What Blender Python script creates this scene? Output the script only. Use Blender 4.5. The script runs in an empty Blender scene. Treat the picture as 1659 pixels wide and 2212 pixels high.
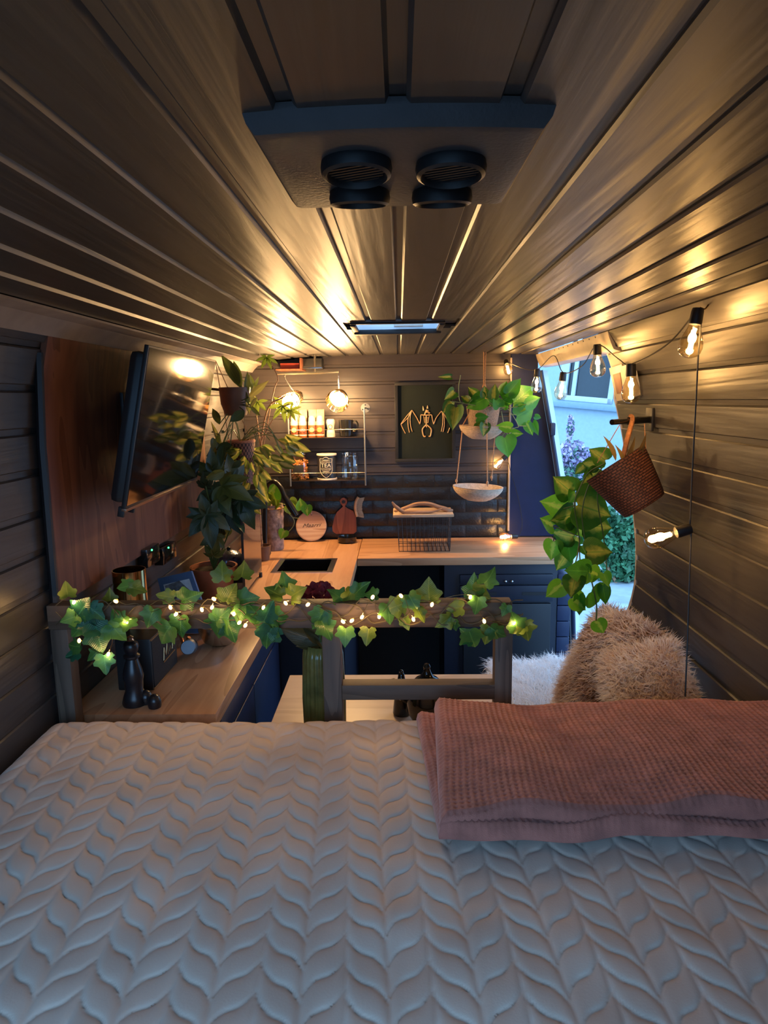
import bpy, bmesh, math, random
import numpy as np
from mathutils import Vector, Matrix, Euler

rnd = random.Random(7)
scene = bpy.context.scene
COL = scene.collection

# ------------------------------------------------------------------ camera
W, H = 1659.0, 2212.0
FPX = 1450.0
EYE = 1.673
PITCH = math.atan(243.5 / FPX)
YAW = math.atan(36.2 / FPX * math.cos(PITCH))
ROLL = 0.0150
cam_data = bpy.data.cameras.new('camera')
cam_data.sensor_fit = 'HORIZONTAL'
cam_data.sensor_width = 36.0
cam_data.lens = 36.0 * FPX / W
cam_data.clip_start = 0.02
cam = bpy.data.objects.new('camera', cam_data)
COL.objects.link(cam)
CAM_M = (Matrix.Translation((0, 0, EYE)) @ Matrix.Rotation(YAW, 4, 'Z')
         @ Matrix.Rotation(math.pi / 2 - PITCH, 4, 'X') @ Matrix.Rotation(-ROLL, 4, 'Z'))
cam.matrix_world = CAM_M
scene.camera = cam
CAM_P = CAM_M.translation.copy()
CAM_R = CAM_M.to_3x3()

# ------------------------------------------------------------------ world, exposure
world = bpy.data.worlds.new('dusk_sky')
scene.world = world
world.use_nodes = True
bg = world.node_tree.nodes['Background']
bg.inputs['Color'].default_value = (0.30, 0.58, 1.0, 1)
bg.inputs['Strength'].default_value = 3.9
scene.view_settings.view_transform = 'Standard'
scene.view_settings.look = 'None'
scene.view_settings.exposure = 0.35
scene.view_settings.gamma = 1.0
scene.view_settings.use_curve_mapping = False
WARM = (1.0, 0.55, 0.20)
E_LAMP = 25.0        # each of the two spot lamps (W)
E_BULB = 2.2        # each festoon bulb (W)
E_FAIRY = 0.06


def ray(x, y):
    d = CAM_R @ Vector(((x - W / 2) / FPX, -(y - H / 2) / FPX, -1.0))
    return d


def PY(x, y, Y):
    d = ray(x, y); return CAM_P + d * ((Y - CAM_P.y) / d.y)


def PX(x, y, X):
    d = ray(x, y); return CAM_P + d * ((X - CAM_P.x) / d.x)


def PZ(x, y, Z):
    d = ray(x, y); return CAM_P + d * ((Z - CAM_P.z) / d.z)


# ------------------------------------------------------------------ helpers
def wm(o):
    m = o.matrix_basis.copy()
    while o.parent:
        o = o.parent
        m = o.matrix_basis @ m
    return m


def tag(o, label=None, cat=None, group=None, kind=None):
    if label: o['label'] = label
    if cat: o['category'] = cat
    if group: o['group'] = group
    if kind: o['kind'] = kind
    return o


def thing(name, label, cat, loc=(0, 0, 0), rotz=0.0, group=None, kind=None):
    o = bpy.data.objects.new(name, None)
    o.empty_display_size = 0.05
    COL.objects.link(o)
    o.location = loc
    o.rotation_euler = (0, 0, rotz)
    o.matrix_basis = Matrix.Translation(loc) @ Matrix.Rotation(rotz, 4, 'Z')
    return tag(o, label, cat, group, kind)


def link_mesh(name, me, parent=None, M=None):
    o = bpy.data.objects.new(name, me)
    COL.objects.link(o)
    if parent is not None:
        o.parent = parent
    if M is not None:
        o.matrix_basis = (wm(parent).inverted() @ M) if parent is not None else M
    return o


def mesh_from(name, verts, faces, mat=None, smooth=True, angle=40, uvs=None):
    me = bpy.data.meshes.new(name)
    me.from_pydata([tuple(v) for v in verts], [], faces)
    if uvs is not None:
        uvl = me.uv_layers.new(name='UVMap')
        idx = np.empty(len(me.loops), dtype=np.int32)
        me.loops.foreach_get('vertex_index', idx)
        uvl.data.foreach_set('uv', np.asarray(uvs, dtype=np.float32)[idx].ravel())
    if mat is not None:
        me.materials.append(mat)
    if smooth:
        me.polygons.foreach_set('use_smooth', [True] * len(me.polygons))
        if angle is not None and angle < 180:
            me.set_sharp_from_angle(angle=math.radians(angle))
    me.update()
    return me


def frame_of(d, up=Vector((0, 0, 1))):
    d = d.normalized()
    if abs(d.dot(up)) > 0.98:
        up = Vector((1, 0, 0))
    x = up.cross(d).normalized()
    y = d.cross(x)
    return x, y, d


class MB:
    """collects shapes for one mesh"""
    def __init__(s):
        s.v = []; s.f = []

    def add(s, vs, fs):
        n = len(s.v)
        s.v += [Vector(v) for v in vs]
        s.f += [tuple(i + n for i in f) for f in fs]
        return s

    def box(s, lo, hi, bev=0.0, M=None):
        lo = Vector(lo); hi = Vector(hi)
        if bev <= 0:
            vs = [(x, y, z) for x in (lo.x, hi.x) for y in (lo.y, hi.y) for z in (lo.z, hi.z)]
            fs = [(0, 1, 3, 2), (4, 6, 7, 5), (0, 4, 5, 1), (2, 3, 7, 6), (0, 2, 6, 4), (1, 5, 7, 3)]
        else:
            bm = bmesh.new()
            bmesh.ops.create_cube(bm, size=1.0)
            c = (lo + hi) / 2; d = hi - lo
            for v in bm.verts:
                v.co = Vector((v.co.x * d.x, v.co.y * d.y, v.co.z * d.z)) + c
            bev = min(bev, 0.49 * min(abs(d.x), abs(d.y), abs(d.z)))
            bmesh.ops.bevel(bm, geom=bm.edges[:], offset=bev, segments=2, profile=0.6, affect='EDGES')
            bm.verts.index_update()
            vs = [v.co.copy() for v in bm.verts]
            fs = [tuple(v.index for v in f.verts) for f in bm.faces]
            bm.free()
        if M is not None:
            vs = [M @ Vector(v) for v in vs]
        return s.add(vs, fs)

    def tube(s, pts, r, seg=8, caps=True, closed=False):
        pts = [Vector(p) for p in pts]
        n = len(pts)
        rs = r if isinstance(r, (list, tuple)) else [r] * n
        rings = []
        xprev = None
        vs = []
        for i, p in enumerate(pts):
            if closed:
                d = pts[(i + 1) % n] - pts[i - 1]
            else:
                d = pts[min(i + 1, n - 1)] - pts[max(i - 1, 0)]
            if d.length < 1e-9: d = Vector((0, 0, 1))
            d.normalize()
            if xprev is None:
                x, y, _ = frame_of(d)
            else:
                x = (xprev - d * xprev.dot(d))
                if x.length < 1e-6: x = frame_of(d)[0]
                x.normalize(); y = d.cross(x)
            xprev = x
            for k in range(seg):
                a = 2 * math.pi * k / seg
                vs.append(p + (x * math.cos(a) + y * math.sin(a)) * rs[i])
        fs = []
        m = n if closed else n - 1
        for i in range(m):
            j = (i + 1) % n
            for k in range(seg):
                k2 = (k + 1) % seg
                fs.append((i * seg + k, i * seg + k2, j * seg + k2, j * seg + k))
        if caps and not closed:
            fs.append(tuple(reversed(range(seg))))
            fs.append(tuple((n - 1) * seg + k for k in range(seg)))
        return s.add(vs, fs)

    def lathe(s, prof, M=None, seg=24, ripple=None):
        """prof: list of (r, z) around local z"""
        vs = []; fs = []
        n = len(prof)
        for i, (r, z) in enumerate(prof):
            for k in range(seg):
                a = 2 * math.pi * k / seg
                rr = max(r, 1e-5)
                if ripple: rr = rr * ripple(a, z)
                vs.append(Vector((rr * math.cos(a), rr * math.sin(a), z)))
        for i in range(n - 1):
            for k in range(seg):
                k2 = (k + 1) % seg
                fs.append((i * seg + k, i * seg + k2, (i + 1) * seg + k2, (i + 1) * seg + k))
        if M is not None:
            vs = [M @ v for v in vs]
        return s.add(vs, fs)

    def prism(s, poly, h, M=None):
        """poly in local xy, extruded along +z by h"""
        n = len(poly)
        vs = [Vector((p[0], p[1], 0)) for p in poly] + [Vector((p[0], p[1], h)) for p in poly]
        fs = [tuple(reversed(range(n))), tuple(range(n, 2 * n))]
        for i in range(n):
            j = (i + 1) % n
            fs.append((i, j, n + j, n + i))
        if M is not None:
            vs = [M @ v for v in vs]
        return s.add(vs, fs)

    def ball(s, c, r, seg=12, M=None):
        n = seg // 2
        prof = [(math.sin(math.pi * i / n), -math.cos(math.pi * i / n)) for i in range(n + 1)]
        r = Vector(r) if isinstance(r, (tuple, list, Vector)) else Vector((r, r, r))
        T = Matrix.Translation(c) @ (M.to_4x4() if M is not None else Matrix.Identity(4)) @ Matrix.Diagonal((r.x, r.y, r.z, 1))
        return s.lathe(prof, T, seg)

    def build(s, name, mat, parent=None, smooth=True, angle=40, world=True):
        vs = s.v
        if world and parent is not None:
            Mi = wm(parent).inverted()
            vs = [Mi @ v for v in vs]
        me = mesh_from(name, vs, s.f, mat, smooth, angle)
        return link_mesh(name, me, parent)


def aim(p, d, up=Vector((0, 0, 1))):
    """matrix with local z along d at p"""
    x, y, z = frame_of(Vector(d), up)
    M = Matrix((x, y, z)).transposed().to_4x4()
    M.translation = p
    return M


def smooth_path(pts, n=6):
    """catmull-rom"""
    P = [Vector(p) for p in pts]
    if len(P) < 3: return P
    Q = [P[0] * 2 - P[1]] + P + [P[-1] * 2 - P[-2]]
    out = []
    for i in range(1, len(Q) - 2):
        a, b, c, d = Q[i - 1], Q[i], Q[i + 1], Q[i + 2]
        for k in range(n):
            t = k / n
            out.append(0.5 * ((2 * b) + (c - a) * t + (2 * a - 5 * b + 4 * c - d) * t * t + (3 * b - a - 3 * c + d) * t ** 3))
    out.append(P[-1])
    return out


# ------------------------------------------------------------------ materials
def nt(name):
    m = bpy.data.materials.new(name)
    m.use_nodes = True
    t = m.node_tree
    return m, t, t.nodes['Principled BSDF']


def node(t, typ, **kw):
    n = t.nodes.new(typ)
    for k, v in kw.items():
        if k.startswith('i_'):
            n.inputs[k[2:].replace('_', ' ')].default_value = v
        else:
            setattr(n, k, v)
    return n


def ramp(t, cols):
    n = t.nodes.new('ShaderNodeValToRGB')
    e = n.color_ramp.elements
    while len(e) < len(cols): e.new(0.5)
    for el, (p, c) in zip(e, cols):
        el.position = p
        el.color = (c[0], c[1], c[2], 1)
    return n


def coords(t, scale, rnd_shift=True):
    tc = node(t, 'ShaderNodeTexCoord')
    mp = node(t, 'ShaderNodeMapping')
    mp.inputs['Scale'].default_value = scale
    t.links.new(tc.outputs['Object'], mp.inputs['Vector'])
    if rnd_shift:
        oi = node(t, 'ShaderNodeObjectInfo')
        mu = node(t, 'ShaderNodeMath', operation='MULTIPLY'); mu.inputs[1].default_value = 37.0
        t.links.new(oi.outputs['Random'], mu.inputs[0])
        t.links.new(mu.outputs[0], mp.inputs['Location'])
    return mp.outputs['Vector']


def plain(name, col, rough=0.5, metal=0.0, noise_amt=0.0, nscale=20, bump=0.0, bscale=60, spec=0.5, sheen=0.0, coat=0.0):
    m, t, b = nt(name)
    b.inputs['Base Color'].default_value = (*col, 1)
    b.inputs['Roughness'].default_value = rough
    b.inputs['Metallic'].default_value = metal
    b.inputs['Specular IOR Level'].default_value = spec
    if sheen: b.inputs['Sheen Weight'].default_value = sheen
    if coat: b.inputs['Coat Weight'].default_value = coat
    v = None
    nz = node(t, 'ShaderNodeTexNoise'); nz.inputs['Scale'].default_value = nscale; nz.inputs['Detail'].default_value = 4
    v = coords(t, (1, 1, 1)); t.links.new(v, nz.inputs['Vector'])
    a = max(noise_amt, 0.05)
    r = ramp(t, [(0.3, [c * (1 - a) for c in col]), (0.7, [min(1, c * (1 + a)) for c in col])])
    t.links.new(nz.outputs['Fac'], r.inputs['Fac'])
    t.links.new(r.outputs['Color'], b.inputs['Base Color'])
    if bump > 0:
        n2 = node(t, 'ShaderNodeTexNoise'); n2.inputs['Scale'].default_value = bscale; n2.inputs['Detail'].default_value = 5
        t.links.new(v, n2.inputs['Vector'])
        bp = node(t, 'ShaderNodeBump'); bp.inputs['Strength'].default_value = bump; bp.inputs['Distance'].default_value = 0.004
        t.links.new(n2.outputs['Fac'], bp.inputs['Height'])
        t.links.new(bp.outputs['Normal'], b.inputs['Normal'])
    return m


def grain(name, cols, scale, rough=0.5, bump=0.3, dist=0.002, ring=6.0, distort=1.0, knots=True, spec=0.5, rough_var=0.08):
    """wood: long stretched noise bands through a wave, scale stretches along the grain"""
    m, t, b = nt(name)
    v = coords(t, scale)
    nz = node(t, 'ShaderNodeTexNoise'); nz.inputs['Scale'].default_value = 1.0; nz.inputs['Detail'].default_value = 2
    nz.inputs['Distortion'].default_value = distort
    t.links.new(v, nz.inputs['Vector'])
    mu = node(t, 'ShaderNodeMath', operation='MULTIPLY'); mu.inputs[1].default_value = ring
    t.links.new(nz.outputs['Fac'], mu.inputs[0])
    fr = node(t, 'ShaderNodeMath', operation='FRACT'); t.links.new(mu.outputs[0], fr.inputs[0])
    fine = node(t, 'ShaderNodeTexNoise'); fine.inputs['Scale'].default_value = 9.0; fine.inputs['Detail'].default_value = 6
    t.links.new(v, fine.inputs['Vector'])
    mx = node(t, 'ShaderNodeMath', operation='MULTIPLY_ADD'); mx.inputs[1].default_value = 0.55
    t.links.new(fine.outputs['Fac'], mx.inputs[0])
    m3 = node(t, 'ShaderNodeMath', operation='MULTIPLY'); m3.inputs[1].default_value = 0.45
    t.links.new(fr.outputs[0], m3.inputs[0]); t.links.new(m3.outputs[0], mx.inputs[2])
    n = len(cols)
    r = ramp(t, [(0.15 + 0.7 * i / (n - 1), c) for i, c in enumerate(cols)])
    t.links.new(mx.outputs[0], r.inputs['Fac'])
    t.links.new(r.outputs['Color'], b.inputs['Base Color'])
    b.inputs['Roughness'].default_value = rough
    b.inputs['Specular IOR Level'].default_value = spec
    bp = node(t, 'ShaderNodeBump'); bp.inputs['Strength'].default_value = bump; bp.inputs['Distance'].default_value = dist
    t.links.new(mx.outputs[0], bp.inputs['Height'])
    t.links.new(bp.outputs['Normal'], b.inputs['Normal'])
    return m


def emit(name, col, strength):
    m, t, b = nt(name)
    b.inputs['Base Color'].default_value = (0, 0, 0, 1)
    b.inputs['Emission Color'].default_value = (*col, 1)
    b.inputs['Emission Strength'].default_value = strength
    return m


def thin_glass(name, tint=(1, 1, 1), gloss=0.12, rough=0.03):
    m = bpy.data.materials.new(name); m.use_nodes = True
    t = m.node_tree; t.nodes.clear()
    out = node(t, 'ShaderNodeOutputMaterial')
    tr = node(t, 'ShaderNodeBsdfTransparent'); tr.inputs['Color'].default_value = (*tint, 1)
    gl = node(t, 'ShaderNodeBsdfGlossy'); gl.inputs['Roughness'].default_value = rough
    lw = node(t, 'ShaderNodeLayerWeight'); lw.inputs['Blend'].default_value = 0.25
    ma = node(t, 'ShaderNodeMath', operation='MULTIPLY_ADD'); ma.inputs[1].default_value = 0.8; ma.inputs[2].default_value = gloss * 0.4
    t.links.new(lw.outputs['Facing'], ma.inputs[0])
    mx = node(t, 'ShaderNodeMixShader')
    t.links.new(ma.outputs[0], mx.inputs[0]); t.links.new(tr.outputs[0], mx.inputs[1]); t.links.new(gl.outputs[0], mx.inputs[2])
    t.links.new(mx.outputs[0], out.inputs['Surface'])
    return m


def leaf_mat(name, dark, light, streak=None, streak_w=0.2, rough=0.35, trans=0.35):
    """uv: u across 0..1 (midrib at .5), v along"""
    m, t, b = nt(name)
    tc = node(t, 'ShaderNodeTexCoord')
    sp = node(t, 'ShaderNodeSeparateXYZ'); t.links.new(tc.outputs['UV'], sp.inputs[0])
    oi = node(t, 'ShaderNodeObjectInfo')
    nz = node(t, 'ShaderNodeTexNoise'); nz.inputs['Scale'].default_value = 5; nz.inputs['Detail'].default_value = 3
    ad = node(t, 'ShaderNodeVectorMath', operation='ADD'); t.links.new(tc.outputs['UV'], ad.inputs[0]); t.links.new(oi.outputs['Random'], ad.inputs[1])
    t.links.new(ad.outputs[0], nz.inputs['Vector'])
    fa = node(t, 'ShaderNodeMath', operation='MULTIPLY_ADD'); fa.inputs[1].default_value = 0.6
    t.links.new(oi.outputs['Random'], fa.inputs[0])
    h = node(t, 'ShaderNodeMath', operation='MULTIPLY'); h.inputs[1].default_value = 0.4
    t.links.new(nz.outputs['Fac'], h.inputs[0]); t.links.new(h.outputs[0], fa.inputs[2])
    base = ramp(t, [(0.15, dark), (0.9, light)]); t.links.new(fa.outputs[0], base.inputs['Fac'])
    col = base.outputs['Color']
    # midrib distance
    s1 = node(t, 'ShaderNodeMath', operation='SUBTRACT'); s1.inputs[1].default_value = 0.5; t.links.new(sp.outputs[0], s1.inputs[0])
    ab = node(t, 'ShaderNodeMath', operation='ABSOLUTE'); t.links.new(s1.outputs[0], ab.inputs[0])
    if streak is not None:
        nw = node(t, 'ShaderNodeMath', operation='MULTIPLY_ADD'); nw.inputs[1].default_value = -0.35
        t.links.new(nz.outputs['Fac'], nw.inputs[0]); t.links.new(ab.outputs[0], nw.inputs[2])
        rs = ramp(t, [(0.0, (1, 1, 1)), (max(0.01, streak_w), (0, 0, 0))])
        off = node(t, 'ShaderNodeMath', operation='ADD'); off.inputs[1].default_value = 0.14
        t.links.new(nw.outputs[0], off.inputs[0]); t.links.new(off.outputs[0], rs.inputs['Fac'])
        mx = node(t, 'ShaderNodeMix', data_type='RGBA'); t.links.new(rs.outputs['Color'], mx.inputs[0])
        t.links.new(col, mx.inputs[6]); mx.inputs[7].default_value = (*streak, 1)
        col = mx.outputs[2]
    # midrib
    rr = ramp(t, [(0.0, (1, 1, 1)), (0.03, (0, 0, 0))]); t.links.new(ab.outputs[0], rr.inputs['Fac'])
    mx2 = node(t, 'ShaderNodeMix', data_type='RGBA'); t.links.new(rr.outputs['Color'], mx2.inputs[0])
    t.links.new(col, mx2.inputs[6]); mx2.inputs[7].default_value = (light[0] * 1.5, light[1] * 1.3, light[2] * 1.3, 1)
    col = mx2.outputs[2]
    t.links.new(col, b.inputs['Base Color'])
    b.inputs['Roughness'].default_value = rough
    # side veins
    wv = node(t, 'ShaderNodeTexWave'); wv.inputs['Scale'].default_value = 3.9; wv.inputs['Distortion'].default_value = 1.0
    v2 = node(t, 'ShaderNodeCombineXYZ')
    vs = node(t, 'ShaderNodeMath', operation='SUBTRACT'); t.links.new(sp.outputs[1], vs.inputs[0]); t.links.new(ab.outputs[0], vs.inputs[1])
    t.links.new(vs.outputs[0], v2.inputs[0]); t.links.new(v2.outputs[0], wv.inputs['Vector'])
    bp = node(t, 'ShaderNodeBump'); bp.inputs['Strength'].default_value = 0.25; bp.inputs['Distance'].default_value = 0.002
    t.links.new(wv.outputs['Fac'], bp.inputs['Height']); t.links.new(bp.outputs['Normal'], b.inputs['Normal'])
    out = t.nodes['Material Output']
    tl = node(t, 'ShaderNodeBsdfTranslucent'); t.links.new(col, tl.inputs['Color'])
    ms = node(t, 'ShaderNodeMixShader'); ms.inputs[0].default_value = trans
    t.links.new(b.outputs[0], ms.inputs[1]); t.links.new(tl.outputs[0], ms.inputs[2]); t.links.new(ms.outputs[0], out.inputs['Surface'])
    return m


M = {}
M['paint'] = grain('charcoal_painted_pine', [(0.034, 0.030, 0.028), (0.052, 0.046, 0.043), (0.041, 0.036, 0.034)], (9, 0.55, 9), 0.40, 0.55, 0.0016, 9, 2.0)
M['paint_x'] = grain('charcoal_painted_pine_cross', [(0.030, 0.024, 0.024), (0.044, 0.035, 0.034), (0.035, 0.028, 0.028)], (0.55, 9, 9), 0.42, 0.25, 0.0010, 7, 1.2)
M['shell'] = plain('black_backing', (0.012, 0.012, 0.013), 0.7)
M['navy'] = plain('navy_painted_panel', (0.0045, 0.0095, 0.046), 0.5, noise_amt=0.1, bump=0.05, spec=0.3)
M['navycab'] = plain('dark_navy_cabinet', (0.007, 0.010, 0.024), 0.42, noise_amt=0.1, bump=0.04)
M['black'] = plain('matt_black', (0.012, 0.012, 0.013), 0.5)
M['blackgloss'] = plain('gloss_black', (0.008, 0.008, 0.009), 0.12, coat=0.4)
M['beige'] = plain('beige_painted_metal', (0.42, 0.37, 0.31), 0.42, noise_amt=0.08, bump=0.06, bscale=15)
M['strip'] = plain('taupe_painted_trim', (0.30, 0.25, 0.21), 0.5, noise_amt=0.12, bump=0.08)
M['panelwood'] = grain('reddish_stained_plywood', [(0.10, 0.028, 0.014), (0.18, 0.058, 0.028), (0.24, 0.088, 0.045)], (5, 5, 0.8), 0.5, 0.2, 0.0008, 5, 1.5)
M['oak'] = grain('oiled_oak_worktop', [(0.36, 0.165, 0.072), (0.52, 0.265, 0.130), (0.60, 0.335, 0.180)], (0.8, 7, 7), 0.38, 0.12, 0.0006, 5, 0.8)
M['oaky'] = grain('oiled_oak_worktop_lengthwise', [(0.36, 0.165, 0.072), (0.52, 0.265, 0.130), (0.60, 0.335, 0.180)], (7, 0.8, 7), 0.38, 0.12, 0.0006, 5, 0.8)
M['rail'] = grain('weathered_brown_timber', [(0.048, 0.029, 0.018), (0.092, 0.058, 0.037), (0.130, 0.085, 0.054)], (0.9, 9, 9), 0.6, 0.4, 0.0015, 6, 1.4)
M['railz'] = grain('weathered_brown_timber_upright', [(0.048, 0.029, 0.018), (0.092, 0.058, 0.037), (0.130, 0.085, 0.054)], (9, 9, 0.9), 0.6, 0.4, 0.0015, 6, 1.4)
M['birch'] = grain('pale_birch_table', [(0.58, 0.42, 0.28), (0.68, 0.51, 0.36), (0.73, 0.57, 0.42)], (0.8, 6, 6), 0.4, 0.1, 0.0005, 4, 0.8)
M['driftwood'] = grain('driftwood', [(0.22, 0.105, 0.052), (0.36, 0.19, 0.10), (0.44, 0.25, 0.15)], (1, 9, 9), 0.7, 0.6, 0.002, 6, 1.2)
M['palewood'] = grain('pale_board_wood', [(0.46, 0.29, 0.16), (0.58, 0.40, 0.25), (0.64, 0.46, 0.30)], (0.8, 8, 8), 0.5, 0.15, 0.0006, 5, 0.8)
M['redwood'] = grain('reddish_acacia', [(0.16, 0.035, 0.014), (0.26, 0.065, 0.028), (0.33, 0.10, 0.045)], (8, 8, 0.9), 0.45, 0.15, 0.0006, 4, 1.5)
M['pinkwood'] = grain('banded_acacia_board', [(0.23, 0.10, 0.062), (0.40, 0.22, 0.15), (0.58, 0.41, 0.29)], (0.5, 5, 9), 0.5, 0.12, 0.0006, 3, 0.8)
M['terracotta'] = plain('terracotta', (0.44, 0.15, 0.07), 0.75, noise_amt=0.15, bump=0.15)
M['soil'] = plain('potting_soil', (0.025, 0.016, 0.010), 0.95, bump=0.8, bscale=90)
M['rope'] = plain('jute_rope', (0.46, 0.24, 0.12), 0.85, noise_amt=0.3, nscale=200, bump=0.5, bscale=300)
M['white_rope'] = plain('natural_cotton_coil', (0.52, 0.40, 0.30), 0.9, noise_amt=0.2, nscale=90, bump=0.5, bscale=200)
M['chrome'] = plain('brushed_steel', (0.55, 0.54, 0.52), 0.22, 1.0)
M['brass'] = plain('polished_brass', (0.55, 0.36, 0.15), 0.14, 1.0)
M['grey_metal'] = plain('grey_metal', (0.16, 0.17, 0.19), 0.5, 0.6)
M['plastic_white'] = plain('white_plastic', (0.62, 0.58, 0.50), 0.45)
M['rubber'] = plain('door_rubber_seal', (0.010, 0.018, 0.045), 0.5)
M['filament'] = emit('warm_filament', (1.0, 0.70, 0.30), 55.0)
M['globe'] = emit('lit_lamp_globe', (1.0, 0.60, 0.25), E_LAMP / (math.pi * 4 * math.pi * 0.036 ** 2))
M['fairy'] = emit('fairy_light_tip', (1.0, 0.58, 0.17), 12.0)
M['bulbglass'] = thin_glass('clear_bulb_glass', (1.0, 0.90, 0.70), 0.2)
M['jar'] = thin_glass('jar_glass', (0.93, 0.95, 0.96), 0.2)
M['led'] = emit('green_led', (0.05, 1.0, 0.2), 6.0)
# ================================================================== THE VAN SHELL
Y_BACK, Y_FRONT = -0.14, 3.80


def z_ceil(x):
    return EYE + 0.241 - (0.0105 * (x / 0.75) ** 2 if x > 0 else 0.036 * (-x / 0.765) ** 2.6)


PROF = [(0.0, 0.0035), (0.0035, 0.0), (0.0750, 0.0), (0.0785, 0.0065), (0.0925, 0.0065), (0.0925, 0.013), (0.0, 0.013)]


def board(parent, p0, p1, y0, y1, inward, mat, y1b=None, axis='Y', flip=False, fixed=0.0):
    """tongue-and-groove board: cross-section from p0 to p1 (2d), run y0..y1; inward = 2d normal into the room"""
    p0 = Vector(p0); p1 = Vector(p1)
    if flip: p0, p1 = p1, p0
    Lb = (p1 - p0).length
    th = (p1 - p0) / Lb
    n = Vector(inward); n = (n - th * n.dot(th)).normalized()
    k = Lb / 0.0925
    pr = [(s * k if s < 0.05 else Lb - (0.0925 - s), d) for s, d in PROF]
    vs = []
    for e in (0, 1):
        for s, d in pr:
            q = p0 + th * s - n * d
            if e == 0: yy = y0
            else:
                f = s / Lb
                yb = y1 if y1b is None else y1b
                yy = (y1 * (1 - f) + yb * f) if not flip else (yb * (1 - f) + y1 * f)
            vs.append((q.x, yy, q.y) if axis == 'Y' else (yy, fixed - q.x, q.y))
    m = len(pr)
    fs = [tuple(range(m)), tuple(reversed(range(m, 2 * m)))]
    for i in range(m):
        j = (i + 1) % m
        fs.append((i, m + i, m + j, j))
    me = mesh_from('board', vs, fs, mat, True, 25)
    bm = bmesh.new(); bm.from_mesh(me); bmesh.ops.recalc_face_normals(bm, faces=bm.faces); bm.to_mesh(me); bm.free()
    return link_mesh('board', me, parent)


def sheet(name, pts2, y0, y1, mat, kind='structure', parent=None, thick=0.02, out=None):
    """thick strip following 2d points (x,z), y0..y1 (pairs allowed per point)"""
    n = len(pts2)
    vs = []
    for d in (0, 1):
        for i, (x, z) in enumerate(pts2):
            a = pts2[max(i - 1, 0)]; b = pts2[min(i + 1, n - 1)]
            t = Vector((b[0] - a[0], b[1] - a[1])).normalized()
            nn = Vector((-t.y, t.x)) * (thick * d) * (out or 1)
            ya = y0[i] if isinstance(y0, (list, tuple)) else y0
            yb = y1[i] if isinstance(y1, (list, tuple)) else y1
            vs += [(x + nn.x, ya, z + nn.y), (x + nn.x, yb, z + nn.y)]
    fs = []
    o = 2 * n
    for i in range(n - 1):
        a = 2 * i
        fs += [(a, a + 1, a + 3, a + 2), (o + a, o + a + 2, o + a + 3, o + a + 1),
               (a, a + 2, o + a + 2, o + a), (a + 1, o + a + 1, o + a + 3, a + 3)]
    fs += [(0, o, o + 1, 1), (2 * n - 2, 2 * n - 1, o + 2 * n - 1, o + 2 * n - 2)]
    me = mesh_from(name, vs, fs, mat, True, 30)
    bm = bmesh.new(); bm.from_mesh(me); bmesh.ops.recalc_face_normals(bm, faces=bm.faces); bm.to_mesh(me); bm.free()
    ob = link_mesh(name, me, parent)
    if kind and parent is None: ob['kind'] = kind
    return ob


# floor
fl = MB().box((-0.90, Y_BACK, -0.03), (0.90, Y_FRONT + 0.05, 0.0))
tag(fl.build('floor', plain('dark_vinyl_floor', (0.05, 0.045, 0.04), 0.5, noise_amt=0.2)), kind='structure')

# ceiling with its boards, open where the roof hatch is
HX0, HX1, HY0, HY1 = -0.135, 0.130, 2.19, 2.40
BW = 0.0945
GX0 = 0.0087
xs = sorted(set([-0.80, -0.6, -0.4, HX0, 0.0, HX1, 0.4, 0.6, 0.78]))
ys = [Y_BACK, HY0, HY1, Y_FRONT + 0.05]
cb = MB()
for i in range(len(xs) - 1):
    for j in range(3):
        if j == 1 and xs[i] >= HX0 - 1e-6 and xs[i + 1] <= HX1 + 1e-6: continue
        xa, xb = xs[i], xs[i + 1]
        za = z_ceil(xa) + 0.016; zb = z_ceil(xb) + 0.016
        vs = [(xa, ys[j], za), (xb, ys[j], zb), (xb, ys[j + 1], zb), (xa, ys[j + 1], za)]
        vs += [(v[0], v[1], v[2] + 0.02) for v in vs]
        cb.add(vs, [(0, 3, 2, 1), (4, 5, 6, 7), (0, 1, 5, 4), (1, 2, 6, 5), (2, 3, 7, 6), (3, 0, 4, 7)])
ceiling = tag(cb.build('ceiling', M['shell'], smooth=False), kind='structure')
for k in range(-8, 8):
    xa, xb = GX0 + BW * k, GX0 + BW * (k + 1)
    if k == 7: xb = 0.762
    pa, pb = (xa, z_ceil(xa)), (xb, z_ceil(xb))
    fl_ = False
    if xb > HX0 and xa < HX1:
        board(ceiling, pa, pb, Y_BACK, HY0 - 0.006, (0, -1), M['paint'], flip=fl_)
        board(ceiling, pa, pb, HY1 + 0.006, Y_FRONT - 0.012, (0, -1), M['paint'], flip=fl_)
    else:
        board(ceiling, pa, pb, Y_BACK, Y_FRONT - 0.012, (0, -1), M['paint'], flip=fl_)

# roof hatch: shaft through the roof, frame lip under the boards, handle bar; open to the sky
hatch = thing('roof_hatch', 'small open roof hatch with black frame and blue lit shaft in the boarded ceiling', 'roof hatch', ((HX0 + HX1) / 2, (HY0 + HY1) / 2, EYE + 0.24))
zc0 = EYE + 0.232
sh = MB()
t_ = 0.012
for lo, hi in (((HX0 - t_, HY0 - t_, zc0 + 0.004), (HX1 + t_, HY0, zc0 + 0.13)), ((HX0 - t_, HY1, zc0 + 0.004), (HX1 + t_, HY1 + t_, zc0 + 0.13)),
               ((HX0 - t_, HY0, zc0 + 0.004), (HX0, HY1, zc0 + 0.13)), ((HX1, HY0, zc0 + 0.004), (HX1 + t_, HY1, zc0 + 0.13))):
    sh.box(lo, hi)
sh.build('shaft', plain('white_hatch_shaft', (0.75, 0.78, 0.8), 0.5), hatch, smooth=False)
fr_ = MB()
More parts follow.
